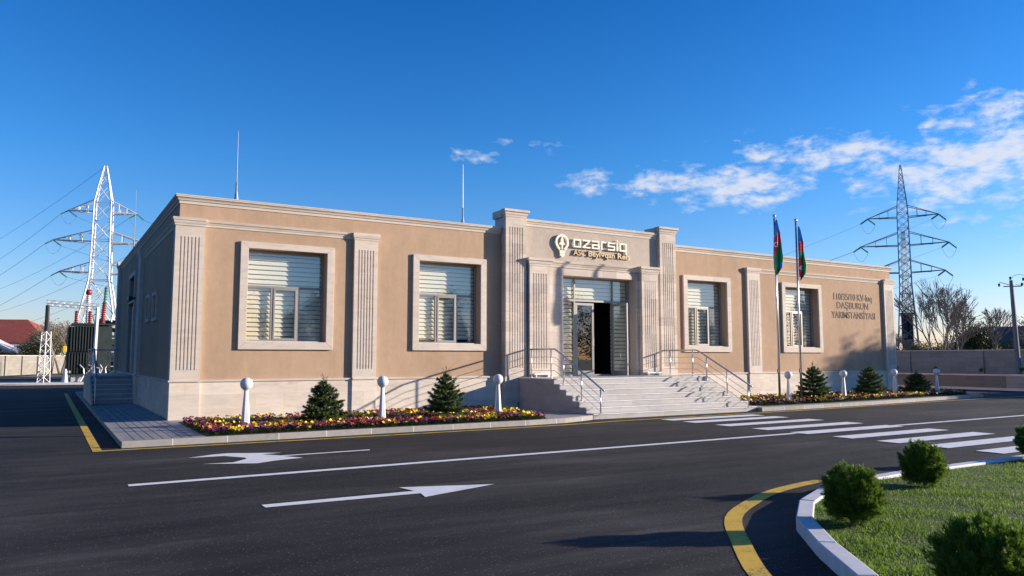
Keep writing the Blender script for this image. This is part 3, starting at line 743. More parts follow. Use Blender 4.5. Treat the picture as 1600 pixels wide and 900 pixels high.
def handrail(label, x, y0, group='railings beside the entrance steps'):
    t = thing('stair_railing', label, 'railing', (x, -2, 0), group)
    yk = -1.85; ye = -4.15; zt = LZ+.87; ze = .74+.02
    slope = (zt-ze)/(yk-ye)
    r = MB(); r.tube([(x, y0, zt), (x, yk+.12, zt), (x, yk+.03, zt-.008), (x, yk-.08, zt-.06), (x, ye, ze)], .026, 10); r.build('top_rail', STEEL, t, smooth=True)
    for k, dz_ in enumerate((.24, .44, .64)):
        r = MB(); r.tube([(x, y0, zt-dz_), (x, yk+.06, zt-dz_), (x, yk-.08, zt-dz_-.06), (x, ye+.02, ze-dz_+.01)], .0085, 6); r.build('rod', STEEL, t, smooth=True)
    for yp_, zb in ((-.50, LZ), (-1.60, LZ), (-2.24, LZ-rise), (-3.12, LZ-rise*4), (-3.99, .0)):
        zt2 = zt if yp_ > yk else zt-slope*(yk-yp_)
        r = MB(); r.bar((x, yp_, zb), (x, yp_, zt2-.01), .019, n=10); p = r.build('post', STEEL, t, smooth=True)
        r = MB(); r.lathe([(.045, zb), (.045, zb+.012), (.02, zb+.02)], (x, yp_, 0), 12); r.build('flange', STEEL, p)
handrail('polished steel stair railing on the left side of the entrance steps, nearer the pavement corner', 10.32, -.20)
handrail('polished steel stair railing on the right side of the entrance steps, near the flagpoles', 16.12, -.20)

# side steps on the left wall
ss = thing('side_steps', 'narrow shaded flight of steps up to the side door on the left wall', 'steps', (-.7, 10, 0))
b = MB(); tr = MB(); sx0, sx1 = -1.30, .03; n = 6; rz = (1.04-.12)/n
b.box(sx0+.06, sx1, 10.35, 14.6, .1, 1.01); tr.box(sx0+.03, sx1, 10.32, 14.65, 1.011, 1.045)
for i in range(1, n):
    z = 1.045-rz*i; y_ = 10.35-.32*i
    b.box(sx0+.06, sx1, y_, y_+.319, .1, z-.03); tr.box(sx0+.061, sx1, y_-.02, y_+.319, z-.029, z)
b.build('step_body', SIDECL, ss); tr.build('tread', TREADM, ss)
b = MB(); b.prism([(8.45, .10), (10.35, .10), (14.6, .10), (14.6, 1.01), (10.35, 1.01), (8.45, .22)], sx0, sx0+.059, axis='x'); b.build('side_cladding', CLAD, ss)
sr = thing('side_railing', 'thin steel railing round the side door landing with blue film on its handrail', 'railing', (-1.2, 10, 1))
x = -1.18; b = MB(); b.tube([(x, 10.35, 1.98), (x, 14.5, 1.98), (-.02, 14.5, 1.98)], .022, 8); b.build('top_rail', BLUET, sr)
b = MB(); b.tube([(x, 10.38, 1.98), (x, 8.3, 1.02)], .030, 8); b.build('handrail', BLUET, sr)
for dz_ in (.25, .5, .75):
    b = MB(); b.tube([(x, 8.5, 1.08-dz_*.8), (x, 10.35, 1.98-dz_), (x, 14.5, 1.98-dz_), (-.02, 14.5, 1.98-dz_)], .007, 6); b.build('rod', STEEL, sr)
for (px, py, z0, z1) in ((x, 8.5, .12, 1.1), (x, 10.35, 1.04, 1.98), (x, 12.4, 1.04, 1.98), (x, 14.5, 1.04, 1.98), (-.5, 14.5, 1.04, 1.98)):
    b = MB(); b.bar((px, py, z0), (px, py, z1), .02, n=8); b.build('post', STEEL, sr)

# ================================================================== SIGNS
def poly_text(s_, size, x, z, y, depth, m, parent, align='LEFT', name='lettering', width=None, shear=0, bold=.0):
    cu = bpy.data.curves.new(name, 'FONT'); cu.body = s_; cu.size = size; cu.extrude = depth/2; cu.align_x = align; cu.offset = bold
    cu.resolution_u = 3
    o = bpy.data.objects.new('tmp', cu); COL.objects.link(o)
    bpy.context.view_layer.update()
    dg = bpy.context.evaluated_depsgraph_get(); me = bpy.data.meshes.new_from_object(o.evaluated_get(dg))
    bpy.data.objects.remove(o)
    co = np.array([v.co[:] for v in me.vertices]); x0, x1 = co[:, 0].min(), co[:, 0].max(); k = (width/(x1-x0)) if width else 1
    off = ORG[parent.name]
    cxm = (x0+x1)/2
    for v in me.vertices:
        X = (v.co.x-cxm)*k if align == 'CENTER' else (v.co.x-x0)*k
        v.co = (x+X-off.x, y-v.co.z-off.y, z+v.co.y-off.z)
    me.materials.clear(); me.materials.append(m)
    ob = bpy.data.objects.new(name, me); COL.objects.link(ob); ob.parent = parent; ORG[ob.name] = off.copy()
    return ob
cs = thing('company_sign', 'raised cream bulb emblem and name lettering on the wall above the entrance doors', 'sign', (13, -.03, 5.3))
YS = -.10
def em(polys, name, m=CREAM, y0=-.12, y1=-.06, par=None):
    b = MB()
    for p in polys: b.prism(p, y0, y1, axis='y')
    return b.build(name, m, par or cs)
ex, ez = 11.80, 5.47
rin = []
N = 36
def ringp(r, t):
    # bulb outline: round above, drawn in to a neck below
    x = r*math.sin(t); z = r*math.cos(t)
    if z < -.45*r: z *= 1.10; x *= .92
    return (ex+x, ez+z)
quads = []
for i in range(N):
    t0 = -2.72+5.44*i/N; t1 = -2.72+5.44*(i+1)/N
    quads.append([ringp(.27, t0), ringp(.27, t1), ringp(.195, t1), ringp(.195, t0)])
bulb = em(quads, 'emblem')
em([[(ex-.11, 5.20), (ex+.11, 5.20), (ex+.10, 5.11), (ex-.10, 5.11)], [(ex-.095, 5.095), (ex+.095, 5.095), (ex+.085, 5.02), (ex-.085, 5.02)], [(ex-.05, 5.01), (ex+.05, 5.01), (ex+.03, 4.97), (ex-.03, 4.97)]], 'emblem_base', par=bulb)
em([[(ex, 5.70), (ex+.055, 5.56), (ex+.045, 5.50), (ex-.045, 5.50), (ex-.055, 5.56)], [(ex-.045, 5.499), (ex+.045, 5.499), (ex+.11, 5.42), (ex+.10, 5.39), (ex-.10, 5.39), (ex-.11, 5.42)], [(ex-.028, 5.389), (ex+.028, 5.389), (ex+.016, 5.22), (ex-.016, 5.22)]], 'emblem_flame', par=bulb)
# square letters
H = .285; T = .052; LW = .278
def glyph(ch):
    w = LW; 
    if ch == 'a0': return [(0, 0, T, H), (T, H-T, w-T, H), (T, 0, w-T, T), (w-T, 0, w, H)], w
    if ch == 'z': return [(0, H-T, w, H), (0, 0, w, T), ('d', 0, T, w, H-T)], w
    if ch == 'a': return [(0, H-T, w-T, H), (w-T, 0, w, H), (0, 0, w-T, T), (0, T, T, H*.40), (0, H*.40, w-T, H*.40+T)], w
    if ch == 'r': return [(0, 0, T, H), (T, H-T, w*.72, H)], w*.72
    if ch == 's': return [(0, H-T, w, H), (0, H/2-T/2, T, H-T), (T, H/2-T/2, w, H/2+T/2), (w-T, T, w, H/2-T/2), (0, 0, w, T)], w
    if ch == 'i': return [(0, 0, T, H), (0, H+.035, T, H+.035+T)], T
    if ch == 'q': return [(0, 0, T, H), (T, H-T, w-T, H), (T, 0, w-T, T), (w-T, -.10, w, H)], w
xx = 12.26; zb = 5.345
for ch in ['a0', 'z', 'a', 'r', 's', 'i', 'q']:
    rs, w = glyph(ch); k = 1.13; b = MB()
    for q in rs:
        if q[0] == 'd':
            _, a0, b0, a1, b1 = q; b.prism([(xx+a0*k, zb+b0), (xx+(a0+T*1.3)*k, zb+b0), (xx+a1*k, zb+b1), (xx+(a1-T*1.3)*k, zb+b1)], -.12, -.06, axis='y')
        else: b.box(xx+q[0]*k, xx+q[2]*k, -.12, -.06, zb+q[1], zb+q[3])
    b.build('letter', CREAM, cs); xx += w*k+.072
for w_, x_, l_ in (('ASC', 12.27, .50), ('Beyləqan', 12.90, 1.13), ('Reis', 14.16, .56)): poly_text(w_, .265, x_, 5.085, -.07, .05, CREAMD, cs, width=l_, bold=.005, name='lettering')
ns = thing('station_name_sign', 'dark bronze three-line raised station name on the right end of the front wall', 'sign', (27.5, .1, 4))
for (s_, x, z, w, sz) in (('110/35/10', 26.90, 4.165, 1.50, .37), ('KV-luq', 28.30, 4.165, 1.05, .37), ('DAŞBURUN', 27.45, 3.79, 2.20, .37), ('YARIMSTANSİYASI', 27.50, 3.37, 3.05, .37)):
    poly_text(s_, sz*1.10, x, z, FRONT-.006, .010, BRONZE, ns, 'CENTER', width=w, bold=.003)
# small wall fittings by the door: sockets/boxes at pilaster feet
for (x0, x1, lab) in ((10.5, 11.1, 'low white bench-like ledge box at the foot of the left inner pilaster'), (15.15, 15.8, 'low white ledge box at the foot of the right inner pilaster')):
    b = MB(); b.box(x0, x1, -.42, -.292, 1.12, 1.17); o = b.build('ledge_box', WHITE, None, bevel=.01); tag(o, lab, 'ledge')
    b = MB(); b.box(x0+.06, x0+.09, -.41, -.30, 1.05, 1.12); b.box(x1-.09, x1-.06, -.41, -.30, 1.05, 1.12); b.build('bracket', WHITE, o)

# ================================================================== FLAGS, RODS, LAMPS
def flagpole(x, y, zt, label):
    t = thing('flagpole', label, 'flagpole', (x, y, ztop), 'flagpoles by the steps')
    b = MB(); b.bar((x, y, ztop), (x, y, zt), .040, .030, n=14); b.build('pole', STEEL, t, smooth=True)
    b = MB(); b.lathe([(.0, -.06), (.03, -.055), (.055, -.025), (.06, 0), (.055, .03), (.03, .055), (0, .06)], (x, y, zt+.05), 12); b.build('finial', STEEL, t, smooth=True)
    b = MB(); b.lathe([(.10, ztop), (.10, ztop+.04), (.055, ztop+.07)], (x, y, 0), 14); b.build('base_collar', WHITE, t)
    b = MB(); b.tube([(x-.06, y-.02, 1.25), (x-.055, y-.02, zt-.1)], .004, 5); b.build('rope', WHITE, t)
    b = MB(); b.box(x-.075, x-.03, y-.03, y+.01, 1.15, 1.28); b.build('cleat', BLACKM, t)
flagpole(18.52, -3.2, 6.46, 'left one of two slim steel flagpoles, nearer the entrance steps')
flagpole(19.76, -3.1, 6.44, 'right one of two slim steel flagpoles, further from the entrance steps')
def flag(x, y, zt, side, label, var):
    b = MB(); nu, nv = 44, 150; Hh = 1.85
    dr_ = Vector((rt.x, rt.y, 0)).normalized(); dn = Vector((-dr_.y, dr_.x, 0))
    def w(v): 
        pts = [(0, .05), (.1, .10), (.25, .19), (.45, .26), (.7, .29), (.88, .24), (1, .05)] if var == 0 else [(0, .04), (.15, .10), (.3, .17), (.45, .17), (.6, .20), (.75, .25), (.9, .22), (1, .06)]
        return np.interp(v, [p[0] for p in pts], [p[1] for p in pts])
    def left(v): return (-.10*math.sin(v*2.6) if var == 0 else .0)*1.0
    vs = []; 
    for j in range(nv+1):
        v = j/nv
        for i in range(nu+1):
            u = i/nu
            fold = .055*math.sin(u*math.pi*3.2+v*2.2+var)*(.25+v) + .02*math.sin(v*9+u*4)
            hem = (.10*math.sin(u*5+1.0+var)) * max(0, v-.8)*3
            p = Vector((x, y, zt-Hh*v+hem)) + dr_*(left(v)+w(v)*u+(.03 if var else .0)) + dn*fold
            vs.append(tuple(p))
    fs = []; mi = []
    cx0, cv0 = (.30, .47) if var == 0 else (.36, .80)
    for j in range(nv):
        for i in range(nu):
            fs.append((j*(nu+1)+i, j*(nu+1)+i+1, (j+1)*(nu+1)+i+1, (j+1)*(nu+1)+i)); u = (i+.5)/nu; v = (j+.5)/nv
            if var == 0:
                a = v+(u-.5)*.16; bb_ = v+(u-.5)*.30
                c = 0 if a < .27 else (1 if bb_ < .56 else 2)
                if v > .80 and u > .72: c = 0 if (v-.80) < .09+(u-.72)*.1 else (1 if v < .95 else 2)
            else:
                c = 0 if v < .27+.06*(1-u) else (1 if v < .48-(.0)*u else 2)
                if v > .60 and u < .62-(v-.6)*.3: c = 1
                if u > .86-(v-.5)*.5 and v > .48: c = 2
            px, pz = (u-cx0)*w(v), (v-cv0)*Hh
            if c == 1:
                r1 = math.hypot(px, pz); r2 = math.hypot(px-.022, pz)
                if r1 < .085 and r2 > .062: c = 3
                if math.hypot(px-.045, pz) < .02: c = 3
            mi.append(c)
    b.add(vs, fs); b.mi = mi
    o = b.build('flag', [FLAGM[k] for k in ('blue', 'red', 'green', 'white')], None, smooth=True)
    # cloth has thickness and a second, inner fold
    so = o.modifiers.new('thick', 'SOLIDIFY'); so.thickness = .012
    tag(o, label, 'flag', 'flags hanging on the poles'); return o
flag(18.52+.0, -3.2-.06, 6.38, 1, 'limp blue, red and green flag on the left flagpole, crescent showing in its middle', 0)
flag(19.76+.03, -3.1-.03, 6.28, 1, 'limp blue, red and green flag on the right flagpole, crescent showing near its bottom', 1)

for (x, y, z0, z1, lab) in ((1.95, 2.6, 5.5, 8.40, 'thin lightning rod on the roof near the left corner'), (9.5, 2.6, 5.5, 8.38, 'thin lightning rod on the roof just left of the entrance tower'), (.45, 16.6, 5.5, 9.1, 'thin lightning rod rising behind the left side wall of the roof')):
    t = thing('lightning_rod', lab, 'lightning rod', (x, y, z0), 'lightning rods on the roof')
    b = MB(); b.bar((x, y, z0), (x, y, z0+1.35), .035, .028, n=8); b.build('mast', GALVD, t); b = MB(); b.bar((x, y, z0+1.35), (x, y, z1), .018, .008, n=6); b.build('rod', GALVD, t)
    b = MB(); b.bar((x, y, z0+1.25), (x+.12, y, z0+.2), .008, n=5); b.bar((x, y, z0+1.25), (x-.12, y, z0+.2), .008, n=5); b.build('brace', GALVD, t)

lamp0 = thing('bollard_lamp', 'white ball-topped bollard lamp nearest the left corner of the building', 'lamp', (1.13, -3.32, ztop), 'bollard lamps in the flower beds')
b = MB(); b.lathe([(.105, ztop), (.102, ztop+.03), (.046, .97), (.045, .98)], (1.13, -3.32, 0), 6); b.build('post', WHITE, lamp0, bevel=.004)
b = MB(); pr = [(.136*math.sin(math.pi*i/18), -.136*math.cos(math.pi*i/18)) for i in range(19)]; pr[0] = (.001, -.136); pr[-1] = (.001, .136)
b.lathe(pr, (1.13, -3.32, 1.09), 28); gl_ = b.build('globe', GLOBE, lamp0, smooth=True)
b = MB(); b.lathe([(.058, .955), (.07, .965), (.075, .99), (.06, 1.0)], (1.13, -3.32, 0), 16); b.build('collar', GALV, lamp0)
LAMPS = [(4.30, -3.27, 'white ball-topped bollard lamp between the two spruces left of the steps'), (7.71, -2.92, 'white ball-topped bollard lamp closest to the left side of the entrance steps'),
         (19.25, -2.98, 'white ball-topped bollard lamp between the two flagpoles'), (22.71, -2.66, 'white ball-topped bollard lamp between the two spruces under the station name'),
         (27.0, -1.95, 'white ball-topped bollard lamp in front of the right end pilaster'), (29.9, -2.05, 'white ball-topped bollard lamp at the far right end of the right flower bed')]
for k, (x, y, lab) in enumerate(LAMPS): copy_tree(lamp0, (x, y, ztop), .4*k, 1.0 if k < 2 else .98, lab)

# ================================================================== SPRUCES
def needles(rs, p, q, n, ln, V):
    """needles round a twig p->q; V collects quads (thin)"""
    d = q-p; L = d.length
    if L < 1e-5: return
    d = d/L; a = d.orthogonal().normalized(); b_ = d.cross(a)
    for k in range(n):
        t = rs.random(); th = rs.random()*6.283; c = p+d*(L*t); o = (a*math.cos(th)+b_*math.sin(th))
        tip = c+(o*.8+d*.75)*ln*(.7+.5*rs.random()); s_ = d.cross(o)*.0052
        V.append((c-s_, c+s_, tip))
def spruce_meshes(seed, h, rad, wh, tr_h=.12):
    rs = random.Random(seed); V = []; T = MB()
    T.bar((0, 0, 0), (0, 0, h*.97), .028*h, .005, n=8)
    nlev = wh
    for i in range(nlev):
        f = i/(nlev-1); z = h*(.05+.76*f**.9); rr = rad*(1-f)**.85*.96+.05*h*.6
        nb = int(11-5*f) + (1 if f < .5 else 0); a0 = rs.random()*6.28
        for k in range(nb):
            an = a0+6.283*k/nb+rs.uniform(-.25, .25); L = rr*rs.uniform(.78, 1.15); rise_ = L*(.10+.75*f)+rs.uniform(-.04, .06)
            base = Vector((0, 0, z)); tip = Vector((math.cos(an)*L, math.sin(an)*L, z+rise_))
            mid = (base+tip)/2-Vector((0, 0, L*.06))
            T.bar(base, mid, .008, .006, n=4, caps=False); T.bar(mid, tip, .006, .003, n=4, caps=False)
            for (p, q) in ((base.lerp(mid, .25), mid), (mid, tip)): needles(rs, p, q, int(80*(q-p).length/.2)+16, .055, V)
            for s_ in range(int(5+L*17)):
                t = rs.uniform(.22, .97); p = base.lerp(mid, t*2) if t < .5 else mid.lerp(tip, t*2-1)
                sg = rs.choice((-1, 1)); da = an+sg*rs.uniform(.5, 1.0); l2 = L*(1.08-t)*rs.uniform(.35, .6)+.03
                q = p+Vector((math.cos(da)*l2, math.sin(da)*l2, l2*rs.uniform(-.15, .45)))
                needles(rs, p, q, int(52*l2/.1)+12, .050, V)
    top = Vector((0, 0, h)); needles(rs, Vector((0, 0, h*.74)), top, 90, .035, V)
    for k in range(6):
        an = rs.random()*6.28; p = Vector((0, 0, h*(.80+.025*k))); q = p+Vector((math.cos(an)*.10, math.sin(an)*.10, .13)); needles(rs, p, q, 26, .03, V)
    arr = np.array([[tuple(a) for a in t] for t in V], dtype=np.float32).reshape(-1, 3); F = np.arange(len(arr)).reshape(-1, 3)
    return T, arr, F
SPR = [(2.90, -3.15, 1.12, .58, 'short broad young spruce in the flower bed nearest the left corner', 3, 9), (5.95, -3.35, 1.30, .58, 'young spruce with a bare leader tip, closest to the left of the steps', 7, 9),
       (20.55, -3.0, 1.40, .68, 'tall young spruce just right of the second flagpole', 11, 9), (24.84, -2.3, 1.35, .70, 'young spruce below the station name, in front of the right end of the front wall', 17, 9), (28.4, -2.05, 1.05, .68, 'dark squat spruce beyond the right corner of the building', 23, 9)]
for (x, y, h, r_, lab, sd_, wh) in SPR:
    t = thing('spruce', lab, 'tree', (x, y, ztop), 'young spruces in the flower beds')
    T, A, F = spruce_meshes(sd_, h, r_, wh)
    T.v = [(v[0]+x, v[1]+y, v[2]+ztop) for v in T.v]; T.build('trunk', BARK, t)
    raw('crown', A+np.array([x, y, ztop], dtype=np.float32), F, SPRUCE, parent=t)

# ================================================================== CLIPPED THUJAS ON THE ISLAND
def thuja(seed, nt=190, per=44):
    """rounded bush made of upright feathery tufts"""
    rs = np.random.default_rng(seed)
    d = rs.normal(size=(nt, 3)); d /= np.linalg.norm(d, axis=1)[:, None]
    r = .25*rs.uniform(.55, 1.0, nt)**.5*(1+.10*np.sin(d[:, 0]*5+seed)+.08*np.cos(d[:, 1]*6+d[:, 2]*4))
    tc_ = d*r[:, None]; tc_[:, 2] = tc_[:, 2]*1.05+.29
    td = d*.75+np.array([0, 0, .85])+rs.normal(size=(nt, 3))*.15; td /= np.linalg.norm(td, axis=1)[:, None]
    idx = np.repeat(np.arange(nt), per); n = len(idx)
    f = rs.uniform(0, 1, n); spr = .040*(1-f*.55)
    c = tc_[idx]+td[idx]*(f*.105)[:, None]+rs.normal(size=(n, 3))*spr[:, None]*.55
    g_ = td[idx]+rs.normal(size=(n, 3))*.34; g_ /= np.linalg.norm(g_, axis=1)[:, None]
    k = c[:, 2] > .015; c = c[k]; g_ = g_[k]; n = len(c)
    side = np.cross(g_, rs.normal(size=(n, 3))); side /= np.linalg.norm(side, axis=1)[:, None]
    L = rs.uniform(.026, .052, n)[:, None]; wv = rs.uniform(.0030, .0055, n)[:, None]; parts = []
    for (t0, t1, sx) in ((0, 1, 0), (.10, .70, .8), (.10, .70, -.8), (.38, .92, .6), (.38, .92, -.6)):
        a = c+g_*L*t0; b_ = c+g_*L*t1+side*L*sx*.45; nrm = side if sx == 0 else (side*.5+g_*.5)
        parts.append(np.stack([a-nrm*wv*.7, a+nrm*wv*.7, b_+nrm*wv*.35, b_-nrm*wv*.35], 1))
    V = np.concatenate(parts).reshape(-1, 3); return V, np.arange(len(V)).reshape(-1, 4)
THU = [(3.95, -16.02, .86, 'clipped round thuja bush by the curve of the white kerb'), (6.62, -15.14, .83, 'clipped round thuja bush second along the kerb, in front of the zebra crossing'),
       (10.42, -14.68, .85, 'round thuja bush cut off by the right edge of the picture, upper one'), (2.10, -18.22, 1.0, 'large round thuja bush nearest the camera at the bottom right')]
for i, (x, y, sc, lab) in enumerate(THU):
    t = thing('thuja_bush', lab, 'bush', (x, y, .09), 'clipped thuja bushes on the lawn')
    V, F = thuja(i+2, 300 if i == 3 else 240, 50)
    raw('foliage', V*sc+np.array([x, y, .09]), F, THUJA, parent=t)
    b = MB()
    rs = random.Random(i)
    for k in range(14):
        a = rs.random()*6.28; e = rs.uniform(.4, 1.3); b.bar((x, y, .09), (x+math.cos(a)*math.cos(e)*.18*sc, y+math.sin(a)*math.cos(e)*.18*sc, .12+math.sin(e)*.38*sc), .012, .004, n=5)
    b.build('stem', BARK, t)
    # dense dark inside of twigs and dead scales
    rs = np.random.default_rng(i+40); n = 2500; d = rs.normal(size=(n, 3)); d /= np.linalg.norm(d, axis=1)[:, None]; c = d*(.20*rs.uniform(.2, 1, n)**.4)[:, None]*sc; c[:, 2] += .27*sc
    c += np.array([x, y, .09]); q = rs.normal(size=(n, 3))*.02; w_ = rs.normal(size=(n, 3))*.02
    raw('inner_foliage', np.stack([c, c+q, c+w_], 1).reshape(-1, 3), np.arange(n*3).reshape(-1, 3), THUJA, parent=t)

# ================================================================== FLOWERS
cols = ['yellow', 'crimson', 'purple', 'orange', 'magenta', 'pale']
PM = [FLEAF] + [PET[c] for c in cols]
def pansy(seed, ci):
    rs = random.Random(seed); V = []; F = []; MI = []
    def tri(a, b_, c, m): V.extend([a, b_, c]); k = len(V); F.append((k-3, k-2, k-1)); MI.append(m)
    for k in range(12):
        a = rs.random()*6.28; r0 = rs.uniform(0, .03); r1 = rs.uniform(.05, .09); z = rs.uniform(.03, .10); w = .022
        tri((math.cos(a)*r0-math.sin(a)*w, math.sin(a)*r0+math.cos(a)*w, z*.5), (math.cos(a)*r0+math.sin(a)*w, math.sin(a)*r0-math.cos(a)*w, z*.5), (math.cos(a)*r1, math.sin(a)*r1, z), 0)
    nb = rs.choice((2, 3, 3, 4))
    for k in range(nb):
        cx_, cy_, cz = rs.uniform(-.055, .055), rs.uniform(-.055, .055), rs.uniform(.10, .15); tl = rs.uniform(.3, 1.1); ta = rs.uniform(-2.6, .0)
        nrm = Vector((math.cos(ta)*math.sin(tl), math.sin(ta)*math.sin(tl), math.cos(tl))); a1 = nrm.orthogonal().normalized(); b1 = nrm.cross(a1); r = rs.uniform(.026, .038); c0 = Vector((cx_, cy_, cz))
        ph = rs.random()*6
        for p in range(5):
            t = ph+p*6.283/5
            for s_ in (-1, 1):
                e1 = c0+(a1*math.cos(t+s_*.0)+b1*math.sin(t))*r*1.05+nrm*.006; e2 = c0+(a1*math.cos(t+s_*.62)+b1*math.sin(t+s_*.62))*r*.92+nrm*rs.uniform(-.004, .01)
                tri(tuple(c0), tuple(e1), tuple(e2), 1)
    return np.array(V, dtype=np.float32), np.array(F), np.array(MI)
VARS = {(ci, s_): pansy(ci*10+s_, ci) for ci in range(6) for s_ in range(4)}
def in_poly(x, y, poly):
    c = False; n = len(poly); j = n-1
    for i in range(n):
        xi, yi = poly[i]; xj, yj = poly[j]
        if (yi > y) != (yj > y) and x < (xj-xi)*(y-yi)/(yj-yi)+xi: c = not c
        j = i
    return c
rs = random.Random(8); plants = []
from mathutils import noise as mn
for bi, (poly, x0, x1, y0, y1, st) in enumerate(((BED1, .2, 8.9, -4.46, -.6, .112), (BED2, 17.25, 31.75, -3.66, -.55, .150))):
    x = x0
    while x < x1:
        y = y0
        while y < y1:
            px, py = x+rs.uniform(-.05, .05), y+rs.uniform(-.05, .05)
            if in_poly(px, py, poly):
                n_ = mn.noise(Vector((px*1.7+bi*20, py*2.4, 0)))*1.3; n2_ = mn.noise(Vector((px*2.3, py*3+9, 4))); d_ = rs.random()
                if n_ > .20: p = [.62, .20, .03, .12, .01, .02]
                elif n_ < -.18: p = [.02, .46, .46, .01, .05, .0]
                else: p = [.12, .66, .12, .07, .02, .01]
                acc = 0; ci = 0
                for q, w_ in enumerate(p):
                    acc += w_
                    if d_ < acc: ci = q; break
                if rs.random() < (.94 if py > -1.6 and bi == 0 else .97):
                    if not (bi == 0 and px < 5 and py > -1.9 and rs.random() < .62): plants.append((px, py, ci, bi))
            y += st
        x += st
plants.sort(key=lambda p: (p[0]-CAM.x)**2+(p[1]-CAM.y)**2)
front = plants[:300]; rest = plants[300:]
protos = {}
for (px, py, ci, bi) in front:
    s_ = rs.randrange(4); key = (ci, s_)
    if key not in protos:
        V, F, MI = VARS[key]; me_o = raw('pansy', V, F, [FLEAF, PET[cols[ci]]], MI); protos[key] = me_o; o = me_o
    else:
        o = protos[key].copy(); COL.objects.link(o)
    o.location = (px, py, ztop-.01); o.rotation_euler = (0, 0, rs.uniform(-.5, .5)); k = rs.uniform(.80, 1.10); o.scale = (k, k, k)
    nm = dict(yellow='bright yellow', crimson='dark crimson', purple='deep purple', orange='orange', magenta='magenta pink', pale='pale cream')[cols[ci]]
    tag(o, f'small {nm} pansy plant near the front of the left flower bed', 'flower', f'{nm} pansies along the front of the left bed')
Vs = []; Fs = []; Ms = []; o_ = 0
for (px, py, ci, bi) in rest:
    V, F, MI = VARS[(ci, rs.randrange(4))]; a = rs.uniform(-.5, .5); k = rs.uniform(.80, 1.10)*(1.22 if bi else 1)
    c_, s_ = math.cos(a)*k, math.sin(a)*k
    Vs.append(np.c_[V[:, 0]*c_-V[:, 1]*s_+px, V[:, 0]*s_+V[:, 1]*c_+py, V[:, 2]*k+ztop-.01]); Fs.append(F+o_); Ms.append(np.where(MI == 0, 0, ci+1)); o_ += len(V)
tag(raw('pansies', np.concatenate(Vs), np.concatenate(Fs), PM, np.concatenate(Ms), kind='stuff'), 'dense red, yellow and purple pansies filling both flower beds', 'flowers')

# ================================================================== RIGHT BACKGROUND
b = MB(); b.box(39.85, 40.1, .0, 60, -.02, .72); rw = b.build('retaining_wall', mat('grey_yard_blocks', stone_fn((.20, .19, .17), .9, .24, .006, .10, .75)), None); tag(rw, 'low block retaining wall along the far side of the yard, in shade', 'wall')
b = MB(); b.box(39.80, 40.15, .0, 60, .721, .79); b.build('coping', TRIM, rw)
b = MB(); b.box(39.7, 40.6, -30, -.05, -.02, .72); rw2 = b.build('retaining_wall', mat('pale_blocks', stone_fn((.34, .325, .30), .9, .36, .006, .10, .75)), None); tag(rw2, 'paler block end section of the retaining wall at the right edge', 'wall')
b = MB(); b.box(39.65, 40.65, -30, -.04, .721, .79); b.build('coping', TRIM, rw2)
sheet('terrace', [(40.1, -30), (60, -30), (60, 80), (40.1, 80)], .70, GRAV)
kerb_line('kerb', [(39.4, 40), (39.4, -28)][::-1], .15, .12, KERBW)
b = MB(); b.box(46.0, 46.25, -30, 60, .6, 2.10); bw_ = b.build('boundary_wall', WALLM, None); tag(bw_, 'tall block boundary wall behind the retaining wall, with trees behind it', 'wall')
b = MB(); b.box(45.93, 46.32, -30, 60, 2.101, 2.16); b.build('coping', TRIM, bw_)
for k in range(18):
    b = MB(); yy = -28+k*4.6; b.box(45.9, 46.0, yy, yy+.45, .6, 2.10); b.build('pier', WALLM, bw_)

def shrub_ball(name, label, cat, c, r, n, m, seed, leaf=.05, group=None, squash=1.0, trunk=True, holes=.0):
    rs = np.random.default_rng(seed)
    t = thing(name, label, cat, (c[0], c[1], c[2]), group)
    ncl = max(3, int(n/120)); dd = rs.normal(size=(ncl, 3)); dd /= np.linalg.norm(dd, axis=1)[:, None]
    cc = dd*(rs.uniform(.25, .85, ncl)**.7)[:, None]*np.array(r); cc[:, 2] = np.abs(cc[:, 2]+.15*r[2]) if c[2] < 1 else cc[:, 2]
    idx = rs.integers(0, ncl, n); cr = rs.uniform(.16, .34, ncl)*min(r)
    p = cc[idx]+rs.normal(size=(n, 3))*cr[idx][:, None]*.62
    p[:, 2] = np.maximum(p[:, 2], -r[2]*.98)
    q = rs.normal(size=(n, 3)); q = q/np.linalg.norm(q, axis=1)[:, None]*leaf; w_ = rs.normal(size=(n, 3)); w_ = w_/np.linalg.norm(w_, axis=1)[:, None]*leaf*.6
    base = np.array([c[0], c[1], c[2]+r[2]*squash])
    V = np.stack([p, p+q*.5+w_*.5, p+q, p+q*.5-w_*.5], 1)+base
    raw('crown', V.reshape(-1, 3), np.arange(n*4).reshape(-1, 4), m, parent=t)
    b = MB()
    for k in range(ncl):
        if k < 30: b.bar((c[0], c[1], c[2]), tuple(cc[k]*.8+base), .012*max(r), .004*max(r), n=5, caps=False)
    b.build('trunk', BARK, t); return t
for i, (x, y) in enumerate([(42.3, 7.5), (42.3, 5.15), (42.2, 2.55), (42.1, .25)]):
    lab = ['small leafy shrub on the terrace just right of the building corner', 'small round green shrub on the terrace, second from the building', 'small round green shrub on the terrace, third from the building', 'small round green shrub on the terrace nearest the utility pole'][i]
    shrub_ball('terrace_shrub', lab, 'shrub', (x, y, .70), (.24, .24, .26), 500, THUJA, 60+i, .05, 'shrubs on the terrace')
